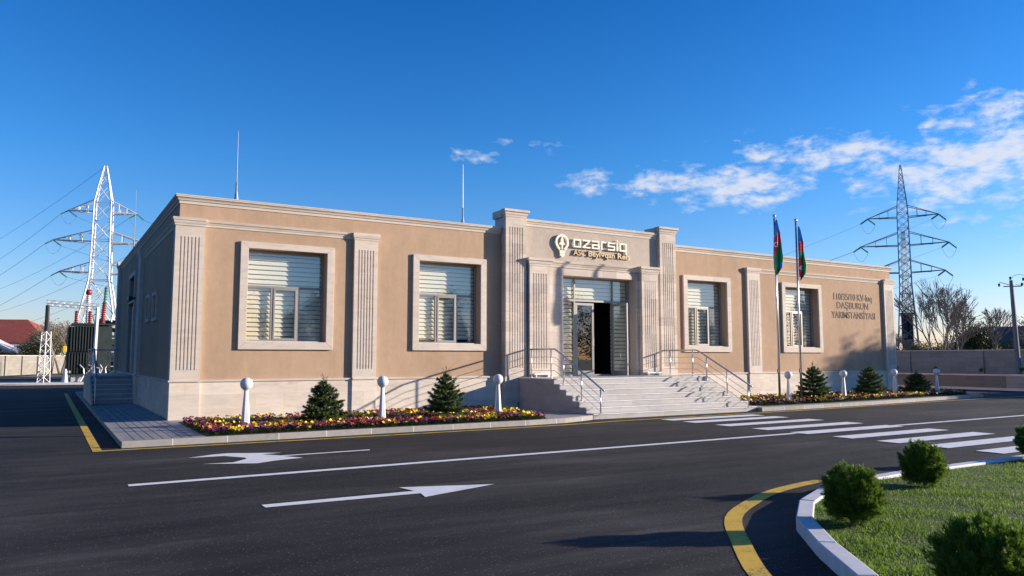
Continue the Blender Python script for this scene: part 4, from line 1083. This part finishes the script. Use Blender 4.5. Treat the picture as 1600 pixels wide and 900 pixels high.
def tree_rec(b, rs, p, d, L, r, depth, mi=0, spread=.5, upw=.25, minr=.012):
    q = p+d*L; mid = p+d*L*.5+Vector((rs.uniform(-1, 1), rs.uniform(-1, 1), rs.uniform(-.4, .4)))*L*.05
    r2 = r*.72; b.bar(p, mid, r, (r+r2)/2, n=6 if r > .05 else 4, caps=False); b.bar(mid, q, (r+r2)/2, r2, n=6 if r > .05 else 4, caps=False)
    if depth == 0: return
    nb = 2 if rs.random() < .45 else 3
    for k in range(nb):
        ax = d.orthogonal().normalized(); ax = Matrix.Rotation(rs.random()*6.283, 3, d) @ ax
        nd = (Matrix.Rotation(rs.uniform(.6, 1.15)*spread*(1 if k else .5), 3, ax) @ d+Vector((0, 0, upw))).normalized()
        tree_rec(b, rs, q if k < 2 else p.lerp(q, rs.uniform(.5, .9)), nd, L*rs.uniform(.68, .90), max(minr, r2*rs.uniform(.62, .86)), depth-1, mi, spread, upw, minr)
def bare_tree(label, x, y, z, h, seed, group, stems=3, depth=6, minr=.014, spread=.5, r0=.12):
    rs = random.Random(seed); t = thing('bare_tree', label, 'tree', (x, y, z), group)
    tk = MB(); cr = MB()
    for s_ in range(stems):
        a = 6.283*s_/stems+rs.random(); lean = .28 if stems > 1 else .05; d = Vector((math.cos(a)*lean, math.sin(a)*lean, 1)).normalized()
        p = Vector((x+math.cos(a)*.1, y+math.sin(a)*.1, z)); L = h*.26; q = p+d*L
        tk.bar(p, q, r0, r0*.75, n=8)
        for k in range(3):
            nd = (d+Vector((rs.uniform(-.45, .45), rs.uniform(-.45, .45), .2))).normalized()
            tree_rec(cr, rs, p.lerp(q, .6+.2*k), nd, h*.17, r0*.6, depth-1, 0, spread, .16, minr)
    tk.build('trunk', BARK, t); cr.build('crown', BARKT, t); return t
def dpt(u, v, dist):
    d = fw*f_+rt*(u-800)+up*(450-v); t = dist/math.hypot(d.x, d.y); return CAM+d*t
G1 = 'bare trees behind the right boundary wall'
for (u, dist, h, sd_, st, sp, lab) in [(1470, 66, 8.2, 3, 3, .5, 'large bare multi-stemmed tree right of the dark pylon'), (1497, 70, 6.9, 9, 2, .55, 'bare tree directly behind the large one, leaning right'), (1556, 72, 6.6, 14, 1, .6, 'thin bare tree left of the utility pole'),
                                       (1612, 68, 5.6, 21, 2, .75, 'bare spreading tree at the right edge, branches crossing the utility pole'), (1402, 84, 4.8, 27, 2, .7, 'bare tree half hidden between the building corner and the dark pylon'), (1530, 76, 4.6, 33, 2, .6, 'small bare tree in front of the blue roof')]:
    p = dpt(u, 547, dist); bare_tree(lab, p.x, p.y, .2, h, sd_, G1, st, 6, .016, sp, .11)
for i, (u, dist, rx, rzz, lab) in enumerate([(1450, 78, 2.3, 1.4, 'olive brown bush low behind the wall beside the dark pylon'), (1490, 80, 3.0, 1.5, 'olive brown bush behind the large bare tree'), (1525, 74, 1.9, 2.2, 'dark evergreen bush behind the wall, tallest one there'), (1562, 84, 3.0, 1.6, 'brownish bush below the blue roof'), (1600, 90, 3.0, 1.5, 'brownish bush behind the utility pole'), (1408, 95, 2.6, 1.4, 'low green bush seen between building and dark pylon')]):
    p = dpt(u, 547, dist); shrub_ball('hedge_bush', lab, 'bush', (p.x, p.y, .0), (rx, rx, rzz), 7500, OLIVE if i not in (2,) else PINEF, 80+i, .17, 'bushes behind the right boundary wall')
# blue roofed shed and a brown gable beside it
p = dpt(1622, 547, 120)
def hall(name, label, cx_, cy_, ang, L, Wd, hw, hr, wm, rm, over=.4):
    t = thing(name, label, 'building', (cx_, cy_, 0))
    M = Matrix.Translation((cx_, cy_, 0)) @ Matrix.Rotation(ang, 4, 'Z')
    b = MB(); b.prism([(-Wd/2, 0), (Wd/2, 0), (Wd/2, hw), (0, hr-.06), (-Wd/2, hw)], -L/2, L/2, axis='x'); b.v = [tuple(M @ Vector(v)) for v in b.v]; b.build('wall', wm, t)
    b = MB(); sl = (hr-hw)/(Wd/2); e = Wd/2+over
    b.prism([(-e, hw-over*sl), (0, hr), (e, hw-over*sl), (e, hw-over*sl+.14), (0, hr+.14), (-e, hw-over*sl+.14)], -L/2-over, L/2+over, axis='x'); b.v = [tuple(M @ Vector(v)) for v in b.v]; b.build('roof', rm, t)
    b = MB()
    for k in range(4):
        xx = -L/2+L*(k+.5)/4; w_ = b.box(xx-.5, xx+.5, -Wd/2-.03, -Wd/2+.02, hw*.4, hw*.8)
    b.v = [tuple(M @ Vector(v)) for v in b.v]; b.build('window', DARK, t)
    return t
hall('blue_roof_hall', 'long hall with a blue metal roof behind the bare trees', p.x, p.y, R(-30), 13, 8, 3.9, 5.6, BROWNW, BLUER)
p = dpt(1606, 547, 88)
hall('brown_gable_house', 'small dark brown gabled house at the right edge behind the wall', p.x, p.y, R(60), 7, 6, 2.6, 4.6, BROWNW, simple('brown_roof', (.10, .07, .055), .9))
# utility pole
px_, py_ = 44.0, 1.35
t = thing('utility_pole', 'slim concrete utility pole with insulators by the boundary wall', 'pole', (px_, py_, .7))
zt_ = 6.05; b = MB(); b.bar((px_, py_, .6), (px_-.05, py_+.1, zt_), .15, .09, n=8); b.build('pole', simple('grey_concrete_pole', (.17, .17, .175), .85), t)
b = MB(); b.bar((px_-.35, py_+.38, zt_-.35), (px_+.3, py_-.27, zt_-.35), .03); b.bar((px_-.05, py_+.1, zt_-.3), (px_-.5, py_+.5, zt_-.10), .02); b.build('crossarm', GALVD, t)
for (ox, oy, oz) in ((-.52, .52, -.26), (.33, -.28, -.24), (-.08, .12, .12), (.42, -.32, .05)):
    b = MB(); b.lathe([(.03, -.09), (.07, -.06), (.04, -.02), (.07, .02), (.03, .09)], (px_+ox, py_+oy, zt_+oz), 10); b.build('insulator', BLACKM, t)
b = MB(); b.tube([(px_-.05+.55*math.cos(a)*.85*.62+.32, py_+.1-.55*math.cos(a)*.52-.28, zt_+.02+.30*math.sin(a)) for a in [math.pi-.3-i*.45 for i in range(12)]], .012, 5); b.build('jumper', BLACKM, t)

# ================================================================== PYLONS
def pylon(name, label, base, ang, H_, ws, arms, m, r=.07, panel=1.5):
    """ws: list of (height, width); arms: (height of lower chord, height of upper chord, half length)"""
    t = thing(name, label, 'pylon', base)
    X0 = Vector(base); ca, sa = math.cos(ang), math.sin(ang)
    def L(x, y, z): return (X0.x+x*ca-y*sa, X0.y+x*sa+y*ca, X0.z+z)
    def W(z): return float(np.interp(z, [a for a, _ in ws], [b_ for _, b_ in ws]))
    b = MB(); zs = [0.0]
    while zs[-1] < H_-.4: zs.append(min(H_, zs[-1]+max(.55, W(zs[-1])*panel*.62)))
    zs[-1] = H_
    cor = ((-1, -1), (1, -1), (1, 1), (-1, 1))
    for z0, z1 in zip(zs[:-1], zs[1:]):
        w0, w1 = W(z0)/2, W(z1)/2; rr = r*(1.15-.5*z0/H_)
        for i, (a, c) in enumerate(cor):
            a2, c2 = cor[(i+1) % 4]
            b.bar(L(a*w0, c*w0, z0), L(a*w1, c*w1, z1), rr, n=4, caps=False)
            b.bar(L(a*w0, c*w0, z0), L(a2*w1, c2*w1, z1), rr*.45, n=4, caps=False); b.bar(L(a2*w0, c2*w0, z0), L(a*w1, c*w1, z1), rr*.45, n=4, caps=False)
            if (zs.index(z0) % 2) == 0: b.bar(L(a*w0, c*w0, z0), L(a2*w0, c2*w0, z0), rr*.5, n=4, caps=False)
    b.build('lattice_mast', m, t)
    tips = []
    for (zl, zu, hl) in arms:
        for sg in (-1, 1):
            b = MB(); w0, w1 = W(zl)/2, W(zu)/2; tip = (sg*hl, 0, zl+.12)
            for c in (-1, 1):
                b.bar(L(sg*w0, c*w0, zl), L(*tip), r*.75, n=4, caps=False); b.bar(L(sg*w1, c*w1, zu), L(*tip), r*.6, n=4, caps=False)
                for f in (.3, .6):
                    xa = sg*(w0+(hl-w0)*f); ya = c*w0*(1-f); zu_ = zu+(tip[2]-zu)*f; zl_ = zl+.12*f
                    b.bar(L(xa, ya, zl_), L(xa, ya, zu_), r*.4, n=4, caps=False)
            b.bar(L(sg*(w0+(hl-w0)*.3), -w0*.7, zl), L(sg*(w0+(hl-w0)*.6), w0*.4, zl), r*.4, n=4, caps=False)
            ao = b.build('crossarm', m, t)
            for c in (-1, 1):
                p0 = Vector(L(sg*hl, 0, zl+.08)); p1 = Vector(L(sg*hl+c*.72, c*.55, zl-.50))
                b = MB(); nseg = 7; dd = (p1-p0)
                pts = [p0+dd*(k/nseg) for k in range(nseg+1)]
                for k in range(nseg): b.bar(pts[k], pts[k]+dd*(.6/nseg), .10, .055, n=7)
                b.bar(p0, p1, .025, n=5); b.build('insulator', GREENG, t); tips.append(tuple(p1))
            q0 = Vector(L(sg*hl-.72, -.55, zl-.50)); q1 = Vector(L(sg*hl+.72, .55, zl-.50)); pts = [q0.lerp(q1, k/8)-Vector((0, 0, 1.0*(1-(2*k/8-1)**2))) for k in range(9)]
            b = MB(); b.tube(pts, .016, 5); b.build('jumper', LINE, t)
    return t, tips, L
angL = R(-31.3-20); pL = dpt(151, 547, 100)
tL, tipsL, LL = pylon('pylon', 'tall pale lattice pylon behind the transformers on the left', (pL.x, pL.y, 0), R(-31.3+20), 24.1,
                   [(0, 5.6), (7.0, 3.3), (9.5, 2.2), (11.5, 1.95), (19.9, 1.75), (24.1, .25)], [(18.5, 19.9, 3.55), (15.0, 16.3, 4.95), (11.4, 12.6, 4.2)], GALV, .095, 1.9)
pR = dpt(1420, 547, 90)
tR, tipsR, LR = pylon('pylon', 'dark slender lattice pylon behind the wall right of the building', (pR.x, pR.y, 0), R(-31.3-26), 22.2,
                   [(0, 2.4), (3, 1.9), (9, 1.15), (17.5, 1.02), (22.2, .12)], [(16.5, 17.7, 3.35), (13.5, 14.9, 4.15), (10.6, 11.9, 3.7)], GALVD, .06, 1.25)
b = MB()
for (ox, oy) in ((-.25, 0), (.28, .05)):
    b.box(-.0, .0, 0, 0, 0, 0) if 0 else b.bar(LR(ox, oy, 0), LR(ox, oy, 6.3), .34, n=6)
b.bar(LR(-.7, 0, 6.3), LR(.75, 0, 6.3), .10, n=6); b.build('cable_sheath', BLACKM, tR)
b = MB()
for k in range(5): b.bar(LR(-.35+.18*k, 0, 6.3), LR(-.2+.1*k, 0, 15), .035, n=5)
b.build('cable', GALVD, tR)
# conductors
def wire(name, label, p, q, sag, r=.022, group=None):
    p = Vector(p); q = Vector(q); pts = [p.lerp(q, k/24)-Vector((0, 0, sag*(1-(2*k/24-1)**2))) for k in range(25)]
    b = MB(); b.tube(pts, r, 4); o = b.build('power_line', LINE, None); tag(o, label, 'power line', group); return o
names = ['upper left arm', 'upper right arm', 'middle left arm', 'middle right arm', 'lower left arm', 'lower right arm']
def side_tip(tips, k, near): return tips[k*2+(0 if near else 1)]
dirL = Vector((-.24, .97, 0)).normalized()
for k in range(6):
    p = side_tip(tipsL, k, True); q = Vector(p)+dirL*150+Vector((0, 0, -2)); wire('w', f'thin power line leaving the {names[k]} of the pale pylon to the left', p, q, 3.6, .019, group='power lines of the pale pylon')
    p = side_tip(tipsL, k, False); q = Vector(p)+Vector((.5, -.35, 0))*60; q.z = 6; wire('w', f'thin power line dropping from the {names[k]} of the pale pylon towards the substation', p, q, 1.0, .018, group='power lines of the pale pylon')
wire('w', 'thin earth wire from the peak of the pale pylon to the left', LL(0, 0, 24.1), Vector(LL(0, 0, 24.1))+dirL*150+Vector((0, 0, -2)), 2.5, .018)
for k in range(6):
    p = side_tip(tipsR, k, True); q = Vector(p)+Vector((-.62, .2, 0))*70; q.z = 3; wire('w', f'thin power line dropping behind the building from the {names[k]} of the dark pylon', p, q, 1.5, .016, group='power lines of the dark pylon')

# ================================================================== LEFT BACKGROUND: SUBSTATION YARD
kerb_line('kerb', [(-45, 38.2), (-5, 35.0), (-.9, 34.55), (14, 33.5)][::-1][::-1], .22, .14, KERBW)
sheet('yard', [(-45, 38.2), (-.9, 34.6), (14, 33.6), (30, 33.6), (30, 62), (-45, 62)], .06, GRAV)
sheet('lane', [(-45, 46), (-1, 45), (-1, 56), (-45, 56)], .09, ASPH)
b = MB(); P0 = Vector((-16, 40.2)); P1 = Vector((14, 109)); d_ = (P1-P0).normalized(); n_ = Vector((d_.y, -d_.x))
b.prism([tuple(P0), tuple(P1), tuple(P1-n_*.25), tuple(P0-n_*.25)], 0, 1.86); lw = b.build('boundary_wall', WALLM, None); tag(lw, 'sunlit pale block boundary wall on the far left, below the red roof', 'wall')
b = MB(); b.prism([tuple(P0+n_*.05), tuple(P1+n_*.05), tuple(P1-n_*.3), tuple(P0-n_*.3)], 1.861, 1.92); b.build('coping', TRIM, lw)
for k in range(24):
    c = P0+d_*(k*3.1+.5); b = MB(); b.prism([tuple(c), tuple(c+d_*.35), tuple(c+d_*.35+n_*.12), tuple(c+n_*.12)], 0, 1.86); b.build('pier', WALLM, lw)
sheet('verge', [tuple(P0+n_*1.2), tuple(P0+n_*3.2), tuple(P1+n_*3.2), tuple(P1+n_*1.2)], .10, LAWN)

def bushing(b, c, h, r, m, parent, name='bushing', n=9, lean=(0, 0)):
    bb = MB(); prof = []
    for k in range(n):
        z = h*k/n; prof += [(r*.62, z), (r, z+h/n*.35), (r*.62, z+h/n*.7)]
    prof.append((r*.3, h)); M = Matrix.Rotation(lean[0], 3, 'Y') @ Matrix.Rotation(lean[1], 3, 'X')
    bb.lathe(prof, c, 10, M=M); return bb.build(name, m, parent)
def transformer(x0, x1, y0, y1, label, big):
    t = thing('transformer', label, 'transformer', ((x0+x1)/2, (y0+y1)/2, .06), 'power transformers in the yard')
    H_ = 3.85; b = MB(); b.box(x0+.35, x1-.1, y0+.4, y1, .55, H_); b.build('tank', TANK, t)
    for (xa, xb, za, zb) in ((x0, (x0+x1)/2+.25, .75+1.35, H_-.05), (x0+.1, (x0+x1)/2+.5, .62, 2.0)):
        f = MB(); k = xa
        while k < xb: f.box(k, k+.07, y0, y0+.39, za, zb); k += .17
        f.box(xa, xb, y0+.15, y0+.22, za-.06, za); f.box(xa, xb, y0+.15, y0+.22, zb, zb+.06); f.build('radiator', TANK, t)
    f = MB(); k = y0+.3
    while k < y1: f.box(x0-.0, x0+.34, k, k+.05, .8, H_-.1); k += .16
    f.build('radiator', TANK, t)
    b = MB(); b.box(x0+.2, x1, y0+.2, y1+.1, H_+.07, H_+.17); b.build('lid', TANK, t)
    b = MB(); b.box(x0+.3, x1-.2, y0+.5, y0+.7, .06, .55); b.build('skid', GALV, t); b = MB(); b.box(x0+.3, x1-.2, y1-.3, y1-.1, .06, .55); b.build('skid', GALV, t)
    for k in range(3):
        xb = x0+.45+k*.80; bushing(None, (xb, y0+.5, H_+.17), .85, .14, REDP, t, 'bushing', 6)
    bushing(None, (x0+1.15, y0+1.2, H_+.17), 2.0, .17, WHITE, t, 'bushing', 14)
    b = MB(); b.lathe([(.01, -.22), (.15, -.17), (.22, 0), (.15, .17), (.01, .22)], (x0+1.15, y0+1.2, H_+2.35), 14); b.build('bushing_cap', REDP, t, smooth=True)
    b = MB(); b.bar((x0+1.15, y0+1.2, H_+2.6), (x0+1.15, y0+1.2, H_+3.5), .025, .01, n=5); b.build('terminal', GALVD, t)
    return t
transformer(-1.45, 1.3, 38.6, 42.4, 'dark green finned power transformer with red bushings, left of the side stairs', 1)
t = thing('transformer', 'second power transformer partly hidden by the left wall, with khaki cabinet and grey frame', 'transformer', (2.2, 41, .06), 'power transformers in the yard')
b = MB(); b.box(1.0, 4.2, 41.6, 44, .5, 3.3); b.build('tank', TANK, t)
b = MB(); b.box(.62, 1.12, 39.9, 40.6, 1.0, 3.1); b.build('cabinet', KHAKI, t)
b = MB(); b.box(1.2, 3.9, 40.4, 41.5, 1.4, 3.1)
b.build('radiator', TANK, t)
b = MB(); M = Matrix.Rotation(R(90), 3, 'Y'); b.lathe([(.01, -1.6), (.42, -1.55), (.45, 0), (.42, 1.55), (.01, 1.6)], (2.4, 41.6, 3.95), 16, M=M); b.build('conservator', TANK, t, smooth=True)
b = MB(); b.box(.5, 3.6, 39.55, 39.72, 3.75, 3.95); b.box(.5, 3.6, 39.5, 39.55, 3.0, 3.06); b.box(.2, 3.6, 39.5, 39.55, 2.05, 2.11); b.box(.2, 3.6, 39.5, 39.55, 1.05, 1.11)
for xx in (.5, 1.6, 2.7, 3.5): b.box(xx, xx+.07, 39.56, 39.63, .06, 3.75)
b.build('support_frame', GALV, t)
bushing(None, (.62, 39.9, 4.35), 1.2, .17, REDP, t, 'bushing', 8, (.06, 0)); bushing(None, (.70, 39.9, 5.5), 1.15, .13, GREENG, t, 'bushing', 6, (.05, 0))
bushing(None, (2.0, 40.6, 4.4), .9, .17, REDP, t, 'bushing', 6, (.05, 0)); bushing(None, (2.5, 40.8, 4.4), 1.1, .17, REDP, t, 'bushing', 6)
b = MB(); b.bar((.50, 39.8, 1.1), (.56, 39.85, 3.75), .14, n=8); b.build('riser_pipe', MAROON, t)
b = MB(); b.bar((.56, 39.85, 3.8), (.6, 39.9, 4.35), .24, .2, n=8); b.build('turret', BLACKM, t)
b = MB()
for k in range(9):
    a = random.Random(k); x_ = -.6+k*.42; b.tube([(x_, 38.4, .1), (x_+a.uniform(-.3, .3), 38.5, .5), (x_+a.uniform(-.3, .3), 38.5, .95), (x_+a.uniform(-.5, .5), 38.55, 1.2)], .035, 5)
b.tube([(1.2, 40.4, 4.2), (1.3, 40.4, 4.9), (1.9, 40.4, 5.1), (2.6, 40.4, 4.9)], .04, 5); b.tube([(.2, 40.2, 4.0), (.0, 40.2, 4.6), (.6, 40.2, 5.0), (1.1, 40.4, 4.3)], .04, 5)
b.build('pipework', GALV, t)
# gantry in front
t = thing('gantry', 'pale lattice busbar gantry standing left of the transformers', 'gantry', (-1.3, 38, .06))
def lat(b, p, q, w0, w1, n, r=.03):
    p = Vector(p); q = Vector(q); d = (q-p).normalized(); a = d.orthogonal().normalized(); c = d.cross(a)
    ring = lambda k: [p.lerp(q, k/n)+(a*sx+c*sy)*(w0+(w1-w0)*k/n)/2 for sx, sy in ((-1, -1), (1, -1), (1, 1), (-1, 1))]
    for k in range(n):
        A = ring(k); B = ring(k+1)
        for i in range(4): b.bar(A[i], B[i], r, n=4, caps=False); b.bar(A[i] if k % 2 else A[(i+1) % 4], B[(i+1) % 4] if k % 2 else B[i], r*.6, n=4, caps=False)
b = MB(); lat(b, (-2.72, 37.8, .06), (-2.70, 37.8, 3.4), .50, .36, 9); b.build('column', GALV, t)
b = MB(); b.bar((-2.70, 37.8, 3.4), (-2.70, 37.8, 5.1), .14, .13, n=8); b.build('insulator', BLACKM, t)
b = MB(); b.box(-3.05, -2.35, 37.6, 38.0, .75, .83); b.build('foot_plate', WHITE, t)
b = MB(); b.bar((.12, 37.8, .06), (.18, 37.8, 5.1), .12, n=6); b.build('column', GALV, t)
b = MB(); lat(b, (-2.8, 37.8, 5.25), (.25, 37.8, 5.1), .28, .28, 14, .022); b.build('beam', GALV, t)
# small blue-white post and yellow box near the transformer
t = thing('marker_post', 'tapered pale blue post at the foot of the left transformer', 'post', (-1.55, 36.4, .1)); b = MB(); b.lathe([(.20, .1), (.09, .92), (.07, .96)], (-1.55, 36.4, 0), 8); b.build('post', simple('pale_blue', (.45, .52, .62), .6), t)
b = MB(); b.box(-1.72, -1.5, 38.2, 38.4, 2.05, 2.45); tag(b.build('warning_box', YEL, None, bevel=.03), 'small yellow box on the edge of the left transformer', 'box')

# red roofed house
pH = dpt(-30, 552, 118)
t = thing('red_roof_house', 'white house with a red hipped roof beyond the left boundary wall', 'house', (pH.x, pH.y, 0))
A = R(-31.3+8); M = Matrix.Translation((pH.x, pH.y, 0)) @ Matrix.Rotation(A, 4, 'Z')
def bt(b): b.v = [tuple(M @ Vector(v)) for v in b.v]; return b
b = MB(); b.box(-10, 7.6, 0, 10, 0, 3.4); bt(b).build('wall', HWALL, t)
b = MB(); b.add([(-10.6, -.6, 3.35), (8.4, -.6, 3.35), (8.4, 10.6, 3.35), (-10.6, 10.6, 3.35), (-5, 5, 6.8), (3.0, 5, 6.8)], [(0, 1, 5, 4), (1, 2, 5), (2, 3, 4, 5), (3, 0, 4), (3, 2, 1, 0)]); bt(b).build('roof', TILE, t)
b = MB(); b.box(-10.7, 8.5, -.75, -.6, 3.2, 3.38); b.box(8.4, 8.55, -.75, 10.6, 3.2, 3.38); bt(b).build('gutter', WHITE, t)
b = MB(); b.prism([(-7.5, 0), (6.2, 0), (6.2, 1.9), (0.2, 4.9), (-7.5, 4.9)], -3.0, -.8, axis='y'); bt(b).build('porch', HWALL, t)
b = MB(); b.prism([(6.8, 1.65), (6.8, 1.85), (.2, 5.15), (-7.5, 5.15), (-7.5, 4.93), (.1, 4.93)], -3.3, -.7, axis='y'); bt(b).build('porch_roof', WHITE, t)
b = MB()
for k in range(5): b.box(-6+k*2.2, -4.9+k*2.2, -3.04, -2.99, 1.5, 2.8)
bt(b).build('window', DARK, t)
G2 = 'trees beyond the left boundary wall'
for i, (u, dist, rx, rzz, lab) in enumerate([(66, 96, 2.4, 2.2, 'olive green bush beside the red-roofed house'), (86, 100, 2.6, 2.5, 'olive green bush left of the transformer'), (110, 106, 3.2, 2.6, 'olive bush hidden mostly by the transformer'), (30, 104, 3.2, 1.2, 'low dark hedge under the red-roofed house'), (4, 104, 3.2, 1.1, 'low dark hedge at the left edge below the white house')]):
    p = dpt(u, 552, dist); shrub_ball('hedge_bush', lab, 'bush', (p.x, p.y, 0), (rx, rx, rzz), 6000, OLIVE, 120+i, .18, G2)
p = dpt(96, 552, 92); bare_tree('bare branching tree rising above the bushes left of the transformer', p.x, p.y, 0, 6.4, 5, G2, 2, 6, .016, .65, .12)
p = dpt(120, 552, 112); bare_tree('bare tree behind the transformer bushings', p.x, p.y, 0, 7.0, 44, G2, 2, 6, .018, .6, .12)

# ================================================================== SURROUNDINGS BEHIND THE CAMERA (seen in the panes, and casting the long shadows; west row added to block skylight)
rs = random.Random(77)
def dense_tree(x, y, h, seed, label, m=OLIVE, n=5200, sh=1.0):
    rsn = np.random.default_rng(seed); t = thing('roadside_tree', label, 'tree', (x, y, 0), 'roadside trees across the street')
    b = MB(); b.bar((x, y, 0), (x, y, h*.75), .16, .05, n=7)
    ncl = 30; cz = rsn.uniform(.22, 1.0, ncl); rad = h*.30*sh*(1.08-cz)**.5; an = rsn.uniform(0, 6.283, ncl)
    cc = np.c_[np.cos(an)*rad*rsn.uniform(.2, 1, ncl)+x, np.sin(an)*rad*rsn.uniform(.2, 1, ncl)+y, cz*h*.92]
    for k in range(ncl): b.bar((x, y, float(cc[k, 2])*.7), tuple(float(v) for v in cc[k]), .04, .015, n=4, caps=False)
    b.build('trunk', BARK, t)
    idx = rsn.integers(0, ncl, n); p = cc[idx]+rsn.normal(size=(n, 3))*h*.065
    q = rsn.normal(size=(n, 3))*.14; w_ = rsn.normal(size=(n, 3))*.14; p[:, 2] = np.maximum(p[:, 2], .3)
    raw('crown', np.stack([p, p+q, p+w_], 1).reshape(-1, 3), np.arange(n*3).reshape(-1, 3), m, parent=t)
hs_ = ['broad', 'narrow', 'ragged', 'rounded', 'leaning', 'bushy', 'slender', 'dense', 'open', 'tall', 'squat', 'wide', 'sparse', 'forked', 'crooked', 'heavy', 'full', 'low', 'thick', 'loose']
for k in range(14):
    dense_tree(18+k*9+rs.uniform(-2, 2), -78+rs.uniform(-4, 4)+k*1.2, rs.uniform(9, 12), 400+k, f'{hs_[k]} tall tree in the far row across the street', PINEF, 4500, 1.4)
for k in range(15):
    x = -22+k*7.0+rs.uniform(-2, 2); y = -60+rs.uniform(-5, 5)+k*.6; dense_tree(x, y, rs.uniform(5.5, 8.5), 200+k, f'{hs_[k]} roadside tree across the street behind the viewer', PINEF if k % 3 else OLIVE)
for k in range(2):
    dense_tree(49.6+k*1.6, -9.9-k*1.5, 7.6-.1*k, 300+k, f'{hs_[k+15]} evergreen beyond the boundary wall, out of view on the right', PINEF, 9000, 1.1)
for k in range(7):  # unseen row, added to keep sky light off the left wall
    dense_tree(-15.5-rs.uniform(0, 2), -6+k*6.0, rs.uniform(9.5, 12), 700+k, f'{hs_[k]} evergreen in the unseen row added on the west side to block sky light', PINEF, 9000, 1.5)
for k, (x, y, h, st) in enumerate([(48, -34.5, 9.0, 1), (70, -52, 10, 2)]):
    bare_tree(['bare tree on the far end of the planted island', 'second bare tree south of the island by the street'][k], x, y, 0, h, 500+k, 'bare trees south of the island', st, 5, .010, .6, .055)
